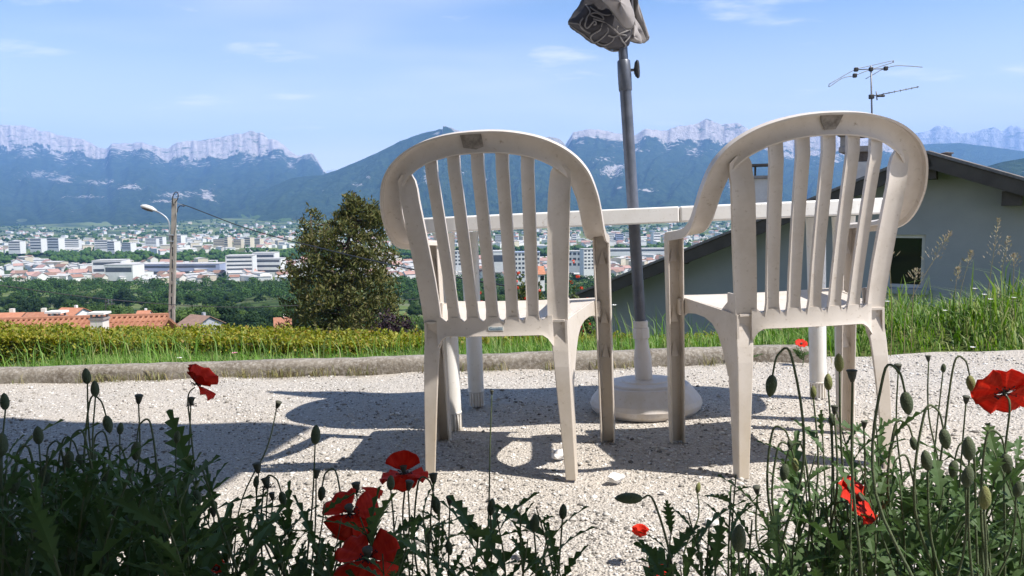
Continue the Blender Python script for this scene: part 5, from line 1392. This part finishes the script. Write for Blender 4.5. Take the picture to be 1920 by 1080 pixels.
MT['ybud'] = simple('yellowish_bud_skin', (0.16, 0.18, 0.05), (0.22, 0.22, 0.08), 120, .8, 900, .9, .002)
MT['capsule'] = simple('dry_seed_capsule', (0.045, 0.050, 0.035), (0.075, 0.075, 0.05), 150, .8, 600, .5, .001)
MT['stamen'] = simple('black_stamens', (0.010, 0.008, 0.012), None, rough=.8)
MT['pleaf'] = leafy('poppy_leaf', [(0.026, 0.056, 0.018), (0.040, 0.080, 0.024), (0.060, 0.105, 0.032), (0.034, 0.066, 0.024)], trans=.22, rough=.6, spec=.25)
MT['drystem'] = simple('dry_grass_stem', (0.24, 0.19, 0.10), (0.17, 0.16, 0.07), 30, .9)
MT['seedhead'] = leafy('grass_spikelets', [(0.30, 0.24, 0.17), (0.38, 0.32, 0.24), (0.24, 0.20, 0.12), (0.30, 0.30, 0.20)], trans=.3)
MT['whitepetal'] = simple('white_petals', (0.78, 0.78, 0.76), None, rough=.7)
MT['pinkpetal'] = simple('pink_petals', (0.70, 0.25, 0.40), None, rough=.7)
MT['yolk'] = simple('yellow_flower_eye', (0.60, 0.42, 0.05), None, rough=.8)

def leaf_mesh(seed, L=.085, W=.018, lobes=6):
    """coarsely toothed, pinnately lobed poppy leaf lying along +x, drooping at the tip"""
    rs = random.Random(seed); mb = MB(); n = lobes*2; rib = []; le = []; ri = []
    for i in range(n+1):
        q = i/n; w = W*(math.sin(math.pi*min(1, q*.92+.08))**.8)*(1.0 if i % 2 else .36)*rs.uniform(.8, 1.2)
        if i == n: w = .0006
        x = L*q; fw = L*.05*(1 if i % 2 else 0); z = .22*L*q-.42*L*q*q; tw = .25*math.sin(q*3+seed)
        rib.append((x, 0, z)); le.append((x+fw, w, z+w*.25+w*tw)); ri.append((x+fw, -w*rs.uniform(.8, 1.1), z+w*.25-w*tw))
    k = n+1; vs = rib+le+ri
    for i in range(n):
        mb.add([], [])
    mb.add(vs, [(i, i+1, k+i+1, k+i) for i in range(n)]+[(i, 2*k+i, 2*k+i+1, i+1) for i in range(n)])
    me = mb.mesh('leaf', False, False); me.materials.append(MT['pleaf']); return me
LEAF = [leaf_mesh(s, *p) for s, p in enumerate([(.090, .012, 6), (.075, .0085, 5), (.105, .015, 7), (.060, .009, 4), (.085, .007, 5), (.110, .010, 6)])]

def bud_mesh(matn, L=.022, R=.0056):
    mb = MB(); mb.lathe([(.0006, -L*.02), (R*.55, L*.06), (R*.92, L*.25), (R, L*.45), (R*.86, L*.70), (R*.5, L*.9), (.0005, L)], 12); me = mb.mesh('bud', True); me.materials.append(MT[matn]); return me
BUD, YBUD = bud_mesh('pbud'), bud_mesh('ybud', .022, .0054)
mbc = MB(); mbc.lathe([(.0008, 0), (.0022, .001), (.0040, .006), (.0052, .0115), (.0050, .0125), (.0060, .0130), (.0060, .0142), (.001, .0152)], 12)
CAP = mbc.mesh('capsule', True); CAP.materials.append(MT['capsule'])
mbs = MB()
for k in range(26):
    a = k*2.4; e = random.uniform(-.3, .7); r = random.uniform(.006, .011)
    d = Vector((math.cos(a)*math.cos(e), math.sin(a)*math.cos(e), math.sin(e))); p1 = d*r; mbs.tube([(0, 0, .001), p1*.6, p1], .00028, 3); mbs.box(p1, (.0011, .0011, .0011))
STAM = mbs.mesh('stamens', False); STAM.materials.append(MT['stamen'])

def align(v, roll=0): return Vector((0, 0, 1)).rotation_difference(Vector(v).normalized()).to_matrix().to_4x4() @ rot_z(roll)
def stem_obj(pts, r0, r1, parent, n=6, name='stem'):
    P = catmull(pts, 6); m_ = len(P); mb = MB(); mb.tube(P, [r0+(r1-r0)*i/(m_-1) for i in range(m_)], n); return mb.build(name, MT['pstem'], parent, smooth=True), P

def bud_stem(u, v, kind, d, ub, label, group, k=1.0, extra=None):
    head = px_t(u, v, y=d); rs = random.Random(int(u*7+v))
    bx = px_t(ub, 1080, y=d).x; by = d+rs.uniform(-.05, .06); base = Vector((bx, by, 0))
    root = empty('poppy_'+{'up': 'bud', 'droop': 'bud', 'ydroop': 'bud', 'yup': 'bud', 'seed': 'seed_head', 'spent': 'seed_head', 'lying': 'bud'}[kind], TT(*base), label, 'poppy', group)
    h = head-base; mid = h*.5+Vector((rs.uniform(-.035, .035), rs.uniform(-.02, .02), 0))
    if kind in ('droop', 'ydroop'):
        s = rs.choice((-1, 1)); ap = h+Vector((s*.010, 0, .030*k)); pts = [(0, 0, -.02), mid, h*.85+Vector((s*.026, 0, -.008)), ap+Vector((s*.010, 0, -.003)), ap+Vector((-s*.004, 0, .001)), h+Vector((0, 0, .011*k))]
        dirv = (-s*.15, 0, -1); st0 = h+Vector((0, 0, .011*k))
    elif kind == 'lying':
        pts = [(0, 0, -.02), mid, h*.8+Vector((.028, 0, 0)), h+Vector((.020, 0, -.004)), h+Vector((.008, 0, 0))]; dirv = (-1, 0, .05); st0 = h+Vector((.008, 0, 0))
    else:
        tip = h-Vector((0, 0, .008*k)); pts = [(0, 0, -.02), mid, h*.8, tip]; dirv = (h-mid*1.0); dirv = Vector((dirv.x, dirv.y, max(dirv.z, .05))); st0 = tip
    stem_obj(pts, .0017, .0010, root)
    me = {'up': BUD, 'droop': BUD, 'lying': BUD, 'ydroop': YBUD, 'yup': YBUD, 'seed': CAP, 'spent': CAP}[kind]
    o = link('bud' if me is not CAP else 'capsule', me, None, root, Matrix.Translation(st0) @ align(dirv) @ Matrix.Diagonal((k, k, k*(1.25 if kind == 'lying' else 1), 1)))
    if kind == 'spent': link('stamens', STAM, None, root, Matrix.Translation(st0) @ align(dirv) @ Matrix.Diagonal((k, k, k, 1)))
    return root

def petal_mesh(R, span, cup, ruffle, seed):
    n, m_ = 9, 10; mb = MB(); vs = []
    for i in range(n+1):
        q = i/n; el = cup[0]+(cup[1]-cup[0])*q
        for j in range(m_+1):
            a = span*(j/m_-.5)*(0.45+.55*min(1, q*2.2)); edge = 1-.16*abs(2*j/m_-1)**3
            r = R*q*edge
            wv = ruffle*R*q*q*math.sin(j*2.1+seed)*.12+R*.03*q*mnoise.noise((q*3, j*.6, seed))
            # surface of revolution-like cup: elevation el
            f_ = r*math.cos(a); sd_ = r*math.sin(a)*1.12
            vs.append((f_*math.cos(el)+.0008-wv*math.sin(el)-.35*sd_*sd_/max(R, 1e-4)*math.sin(el), sd_, f_*math.sin(el)+wv*math.cos(el)+.25*sd_*sd_/max(R, 1e-4)*math.cos(el)))
    mb.add(vs, [(i*(m_+1)+j, (i+1)*(m_+1)+j, (i+1)*(m_+1)+j+1, i*(m_+1)+j+1) for i in range(n) for j in range(m_)])
    me = mb.mesh('petal', True, False); me.materials.append(MT['petal']); return me
def flower(u, v, wpx, d, ub, axis, petals, label, base_d=None, span=1.9, stem_r=.0016, center='both'):
    """petals: list of (angle about the axis, inner elevation, outer elevation, size factor)"""
    c = px_t(u, v, y=d); R = wpx/1480*d*.5; bd = base_d or d
    base = Vector((px_t(ub, 1080, y=bd).x if base_d is None else px_t(ub, 700, y=bd).x, bd, 0))
    root = empty('poppy', TT(*base), label, 'poppy', 'red poppies in flower'); h = c-base
    ax_ = Vector(axis).normalized(); nk = h-ax_*.004
    stem_obj([(0, 0, -.02), h*.45+Vector((.012, .01, 0)), h*.8-ax_*.004, nk-ax_*.02*min(1, h.length*3), nk], stem_r, stem_r*.7, root)
    A = align(ax_)
    for i, (an_, e0, e1, k) in enumerate(petals):
        pm = petal_mesh(R*k, span, (e0, e1), 1.0, i*1.7+u*.01)
        o = link('petal', pm, None, root, Matrix.Translation(h) @ A @ rot_z(an_) @ Matrix.Translation((0, 0, .0006*(i % 2))))
        so = o.modifiers.new('thickness', 'SOLIDIFY'); so.thickness = .0003
    s = R/.03
    link('seed_capsule', CAP, None, root, Matrix.Translation(h) @ A @ Matrix.Diagonal((s*.8, s*.8, s*.7, 1)))
    link('stamens', STAM, None, root, Matrix.Translation(h) @ A @ Matrix.Diagonal((s, s, s, 1)))
    return root
PI = math.pi
flower(368, 722, 84, 1.25, 330, (.5, .25, .8), [(PI*.55, 1.2, 1.0, 1.0), (PI*1.05, 1.1, .75, .95), (-.25, .25, -.25, .95), (-PI*.45, .8, .6, .8)], 'dark red poppy on a tall stem against the sunny gravel')
flower(757, 888, 92, 1.05, 735, (.0, .05, 1), [(PI/2, 1.2, 1.5, .95), (PI*1.05, -.05, -.25, 1.0), (-.15, -.05, -.22, 1.0), (-PI/2, -.15, -.75, .85)], 'orange red poppy with one upright petal beside the chair leg')
flower(657, 962, 108, .95, 690, (-.05, -.5, 1), [(PI*.78, .5, .15, 1.0), (PI*.1, .2, -.15, 1.0), (-PI*.30, .1, -.55, .95), (-PI*.72, .1, -.75, 1.0)], 'deep red poppy with a black eye and drooping petals')
flower(690, 1046, 130, .80, 720, (.05, -.35, 1), [(PI*.85, .25, .10, .95), (PI*.12, .40, .32, .95), (-PI*.33, -.1, -.9, 1.0), (-PI*.66, -.1, -1.0, 1.1)], 'deep red poppy with widespread petals lowest in the bed')
flower(1885, 738, 118, .95, 1868, (.25, .75, .55), [(PI/2, .25, .05, .95), (PI, .25, .0, .95), (0, .2, .0, .95), (-PI/2, .3, .15, .9)], 'large bright red poppy seen from behind above the sunlit foliage')
flower(1600, 938, 112, .84, 1625, (.55, -.4, .45), [(PI*.15, .5, .2, .85), (PI*.62, .45, .2, .85), (PI*1.15, .4, .1, .85), (-PI*.35, .4, .15, .9)], 'bright red poppy half hidden among the sunlit stems')
flower(1200, 1008, 40, 1.50, 1208, (.05, -.1, 1), [(k*PI/2+.4, 1.25, 1.15, 1.25) for k in range(4)], 'small cup shaped red poppy standing alone on the gravel', span=1.7)
flower(1238, 1078, 56, 1.42, 1240, (.0, -.3, 1), [(PI/2, 1.1, 1.2, 1.1), (PI, .35, .2, .9), (0, .35, .2, .9), (-PI/2, .4, .2, .8)], 'orange red poppy low on the gravel beside the bed')
flower(405, 1070, 44, .90, 412, (.2, -.3, 1), [(PI/2, 1.2, 1.0, 1), (PI, .8, .6, .9), (0, .8, .6, .9), (-PI/2, .6, .5, .8)], 'small orange poppy half buried in the shaded leaves')
flower(1502, 646, 24, 3.52, 1504, (0, -.6, 1), [(k*PI/2+.2, .6, .3, 1.0) for k in range(4)], 'small red poppy growing at the kerb behind the table', base_d=3.50)
flower(1300, 664, 18, 3.72, 1302, (0, -.4, 1), [(k*PI/2+.5, .5, .2, 1.0) for k in range(4)], 'tiny red poppy above the kerb next to the chair leg', base_d=3.70)
# a spent head with a single petal left
r_ = bud_stem(668, 914, 'spent', 1.0, 672, 'spent poppy head keeping one last red petal', None)
hd = px_t(668, 914, y=1.0)-Vector((r_.matrix_world.translation)) if False else None
pm = petal_mesh(.032, 1.0, (.15, -.35), 1.0, 3.3)
bx_ = (M.inverted() @ r_.matrix_world.translation); hh2 = px_t(672, 914, y=1.0)-bx_
link('petal', pm, None, r_, Matrix.Translation(hh2) @ rot_z(-.25))

GL, GR_ = 'poppy buds and seed heads in the shaded bed', 'poppy buds and seed heads in the sunny bed'
LL = {'up': 'upright poppy bud in the shaded bed', 'droop': 'hanging poppy bud in the shaded bed', 'seed': 'dark poppy seed head in the shaded bed', 'spent': 'spent poppy head with stamens in the shaded bed'}
LR = {'up': 'upright poppy bud in the sunny bed', 'droop': 'hanging dark poppy bud in the sunny bed', 'seed': 'dark poppy seed head in the sunny bed', 'yup': 'upright yellowish poppy bud in the sunny bed', 'ydroop': 'nodding yellowish poppy bud in the sunny bed', 'spent': 'spent poppy head with stamens in the sunny bed', 'lying': 'dark poppy bud bent sideways over the gravel'}
for u, v, kd, d, ub, k in [(163, 709, 'up', 1.05, 150, 1.0), (178, 733, 'up', 1.05, 165, 1.0), (9, 757, 'up', 1.0, -20, 1.0), (259, 748, 'seed', 1.15, 225, 1.0), (357, 752, 'spent', 1.2, 300, .9), (518, 758, 'seed', 1.3, 400, .9), (200, 796, 'droop', 1.0, 160, 1.05), (258, 846, 'droop', 1.0, 215, 1.15), (148, 866, 'droop', 1.0, 120, .9), (72, 820, 'up', 1.0, 90, 1.1), (132, 862, 'droop', .95, 70, 1.0), (176, 856, 'droop', 1.1, 150, 1.0), (224, 806, 'up', 1.1, 205, .8), (330, 822, 'up', 1.15, 300, .9), (88, 892, 'droop', .95, 40, 1.2), (368, 934, 'droop', 1.05, 360, 1.0), (590, 820, 'up', 1.0, 560, 1.15), (484, 877, 'seed', 1.0, 450, 1.0), (479, 906, 'up', 1.0, 470, .7), (501, 905, 'spent', 1.0, 500, 1.0), (528, 936, 'droop', 1.0, 490, .9), (592, 888, 'seed', 1.0, 575, .9), (605, 926, 'droop', 1.0, 575, .9), (511, 930, 'spent', 1.0, 480, .7), (732, 908, 'up', .95, 735, .9), (765, 910, 'seed', .95, 745, .9), (813, 897, 'seed', 1.0, 775, 1.0), (843, 938, 'seed', 1.0, 815, .9), (815, 948, 'droop', 1.0, 790, 1.1), (919, 955, 'up', .95, 912, .95), (1054, 963, 'up', .95, 1010, .9), (922, 736, 'seed', 1.3, 905, .55), (30, 905, 'droop', .9, -10, 1.2), (205, 900, 'droop', .95, 230, 1.2), (300, 905, 'up', .95, 290, .9), (0, 840, 'up', .9, -30, 1.3), (400, 960, 'seed', 1.0, 430, .9), (804, 1010, 'up', .9, 800, .8), (840, 1028, 'droop', .9, 850, .8), (1001, 985, 'up', .9, 1000, 1.0), (470, 1050, 'droop', .85, 470, 1.1)]:
    bud_stem(u, v, kd, d, ub, LL[kd], GL, k)
for u, v, kd, d, ub, k in [(1190, 935, 'lying', .80, 1265, 1.05), (1307, 917, 'yup', 1.25, 1312, .8), (1420, 918, 'seed', .95, 1432, .8), (1473, 886, 'droop', .85, 1490, .9), (1489, 872, 'ydroop', .95, 1500, .8), (1449, 724, 'droop', .80, 1535, 1.05), (1574, 684, 'yup', .85, 1600, .95), (1553, 720, 'yup', .9, 1590, .9), (1525, 738, 'yup', .95, 1560, .7), (1598, 704, 'seed', .75, 1610, .85), (1697, 757, 'droop', .72, 1630, 1.0), (1769, 824, 'droop', .80, 1720, 1.0), (1711, 832, 'droop', .85, 1690, .7), (1818, 720, 'ydroop', 1.0, 1760, 1.0), (1811, 749, 'seed', 1.05, 1815, .8), (1741, 672, 'seed', 1.2, 1735, .7), (1768, 692, 'up', 1.25, 1745, .7), (1684, 690, 'seed', 1.1, 1690, .9), (1845, 938, 'yup', .70, 1870, 1.0), (1817, 846, 'up', .75, 1830, 1.1), (1811, 898, 'up', .75, 1820, 1.0), (1384, 1016, 'up', .70, 1395, 1.2), (1560, 790, 'up', .9, 1570, .7), (1564, 768, 'seed', .85, 1575, .7), (1620, 796, 'seed', .85, 1630, .6), (1740, 868, 'up', .8, 1750, 1.0), (1885, 870, 'droop', .8, 1900, 1.0), (1672, 905, 'droop', .9, 1690, .9), (1480, 835, 'droop', .9, 1500, .6), (1340, 1030, 'seed', .85, 1350, .9), (1790, 880, 'droop', .85, 1800, .9), (1905, 920, 'up', .85, 1910, .9)]:
    bud_stem(u, v, kd, d, ub, LR[kd], GR_, k)

# leafy plants: stems with toothed leaves
rl = random.Random(77)
def leafy_plant(u, vtop, d, nl, label, group, k=1.0, lean=None, spread=1.0):
    top = px_t(u, vtop, y=d); lx = rl.uniform(-.11, .11) if lean is None else lean
    base = Vector((top.x-lx, d+rl.uniform(-.03, .03), 0)); h = top-base
    root = empty('poppy_plant', TT(*base), label, 'plant', group)
    st, P = stem_obj([(0, 0, -.02), h*.4+Vector((rl.uniform(-.03, .03), rl.uniform(-.02, .02), 0)), h*.75+Vector((rl.uniform(-.02, .02), rl.uniform(-.015, .015), 0)), h], .0021*k, .0009*k, root)
    a = rl.random()*6
    for i in range(nl):
        q = .42+.56*(i+rl.random()*.6)/nl; p = P[min(len(P)-1, int(q*(len(P)-1)))]
        a += 2.2+rl.uniform(-.5, .5); el = rl.uniform(.35, 1.15)+.25*(q-.5)
        dirv = Vector((math.cos(a)*math.cos(el), math.sin(a)*math.cos(el)*.8, math.sin(el)))
        x_ = dirv.normalized(); y2 = Vector((0, 0, 1)).cross(x_).normalized(); z2 = x_.cross(y2)
        R3 = Matrix.Identity(4)
        for ci, vec in enumerate((x_, y2, z2)): R3[0][ci], R3[1][ci], R3[2][ci] = vec
        s = k*rl.uniform(.5, 1.1)*(1.15-.45*(q-.42)/.56)*spread*1.18*min(1.0, .35+.65*d)
        link('leaf', rl.choice(LEAF), None, root, Matrix.Translation(p) @ R3 @ Matrix.Rotation(rl.uniform(-.7, .7), 4, 'X') @ Matrix.Diagonal((s, s*rl.uniform(.8, 1.3), s, 1)))
    return root
PLS, PLR = 'leafy poppy plants in the shaded bed', 'leafy poppy plants in the sunny bed'
LS, LSU = 'toothed leafy poppy plant in the shaded bed', 'toothed leafy poppy plant in the sunny bed'
for k in range(60):     # shaded corner of the bed, dense
    u = -60+440*(k+rl.random())/60; d = rl.uniform(.72, 1.25); tp = 880+.00055*(max(0, u-250))**2+rl.uniform(-30, 110)
    leafy_plant(u, tp, d, 11, LS, PLS, rl.uniform(.8, 1.15))
for k in range(30):     # towards the middle
    u = 380+460*(k+rl.random())/30; d = rl.uniform(.75, 1.1); tp = 965+rl.uniform(-30, 90)
    leafy_plant(u, tp, d, 10, LS, PLS, rl.uniform(.65, .95))
for u, tp, d in ((900, 985, .9), (930, 960, .88), (975, 955, .86), (1005, 950, .9), (1030, 985, .95), (870, 1000, .95), (990, 1010, .8), (1040, 1040, .85), (880, 1045, .8)):
    leafy_plant(u, tp, d, 7, LS, PLS, rl.uniform(.75, .95))
for u, tp, d in ((1260, 985, .85), (1290, 960, .82), (1330, 985, .85), (1370, 925, .85), (1380, 890, .9), (1410, 975, .8), (1440, 960, .9), (1460, 985, .75), (1250, 1040, .8), (1310, 1040, .78), (1400, 1050, .75), (1345, 1045, .7), (1480, 1030, .8), (1275, 1060, .9), (1440, 1060, .72), (1225, 1055, .9)):
    leafy_plant(u, tp, d, 9, LSU, PLR, rl.uniform(.7, .95))
for k in range(64):
    u = 1490+460*(k+rl.random())/64; d = rl.uniform(.80, 1.25); tp = 865+rl.uniform(-25, 160)+(30 if u < 1560 else 0)
    leafy_plant(u, tp, d, 10, LSU, PLR, rl.uniform(.65, 1.05))
for u, tp, d in ((1540, 770, .85), (1565, 760, .9), (1600, 800, .8), (1640, 770, .9), (1680, 800, .85), (1530, 850, .8)):
    leafy_plant(u, tp, d, 8, LSU, PLR, .75)
# small weed plant under the kerb poppy and some tufts at the gravel edge
for u, tp, d, lab in ((1500, 668, 3.50, 'bushy little plant under the red poppy at the kerb'), (1392, 672, 3.55, 'small dry weed at the kerb behind the chair')):
    leafy_plant(u, tp, d, 14, lab, None, .8, 0, .9)

# tall grasses gone to seed on the bank
def seed_grass(u0, v0, u1, v1, d, head, label):
    b0 = px_w(u0, v0, y=d); tip = px_w(u1, v1, y=d); zg = float(ground_h(b0.x, d)); base = Vector((b0.x, d, zg)); h = tip-base
    r = empty('seeding_grass', WT(*base), label, 'grass stalk', 'tall grasses gone to seed on the bank')
    mid = (b0-base)*1.0
    P = catmull([(0, 0, -.02), mid+Vector((0, 0, .02)), mid.lerp(h, .6)+Vector((.0, 0, .02)), h], 8); mb = MB(); mb.tube(P, [.0022-.0014*i/(len(P)-1) for i in range(len(P))], 5); mb.build('stem', MT['drystem'], r, smooth=True)
    cs, ds = [], []; n = len(P)
    for i in range(70):
        q = 1-head*rl.random(); p = P[min(n-1, int(q*(n-1)))]; s = .004+.045*(1-q)/head*rl.random(); a = rl.random()*6.28
        dv = Vector((math.cos(a), math.sin(a), .9)); cs.append((p+dv*s)[:]); ds.append((dv+Vector((0, 0, .5)))[:])
    V, Fq = quads_from(np.array(cs), np.array(ds), rand_dirs(len(cs)), RNG.uniform(.012, .026, len(cs)), RNG.uniform(.004, .008, len(cs)))
    link('seed_head', np_mesh('seed_head', V, Fq), MT['seedhead'], r)
SG = 'tall pale grass stalk gone to seed on the bank'
for a in ((1700, 590, 1784, 432, 3.9, .35), (1852, 560, 1873, 408, 4.2, .45), (1800, 560, 1822, 470, 4.3, .40), (1878, 520, 1892, 444, 4.5, .6), (1900, 530, 1901, 476, 4.3, .5), (1712, 560, 1719, 505, 4.0, .5), (1672, 600, 1666, 455, 3.7, .25), (1790, 560, 1797, 502, 4.4, .5)):
    seed_grass(*a, SG)
def small_flower(u, v, d, col, label, grp, r=.014):
    c = px_w(u, v, y=d); zg = float(ground_h(c.x, d)); root = empty('wild_flower', WT(c.x, d, zg), label, 'flower', grp); h = c.z-zg
    mb = MB(); mb.tube([(0, 0, -.01), (.01, 0, h*.5), (0, 0, h)], .0013, 5); mb.build('stem', MT['pstem'], root)
    for k in range(7):
        a = k*2*PI/7; mb = MB(); t_ = Vector((math.cos(a), math.sin(a), .35)); s_ = Vector((-math.sin(a), math.cos(a), 0))
        c0 = Vector((0, 0, h)); mb.add([c0, c0+t_*r*.6+s_*r*.3, c0+t_*r, c0+t_*r*.6-s_*r*.3], [(0, 1, 2, 3)]); mb.build('petal', col, root, fix=False)
    mb = MB(); mb.lathe([(.001, h-.002), (r*.3, h), (r*.2, h+r*.15), (.0005, h+r*.2)], 8); mb.build('eye', MT['yolk'], root)
for u, v, d in ((1828, 542, 4.0), (1846, 553, 4.0), (1857, 562, 3.9), (1901, 559, 4.1), (1824, 652, 3.75), (1772, 583, 4.2), (1664, 566, 4.0)):
    small_flower(u, v, d, MT['whitepetal'], 'small white wild flower in the long grass of the bank', 'white wild flowers on the bank')
small_flower(440, 663, 4.6, MT['pinkpetal'], 'single pink flower in the grass before the hedge', None, .02)
small_flower(1152, 573, 4.3, MT['whitepetal'], 'pale flower on a tall stem beside the parasol pole', None, .016)
small_flower(337, 672, 4.3, MT['whitepetal'], 'small white flower low in the grass behind the kerb', None, .016)
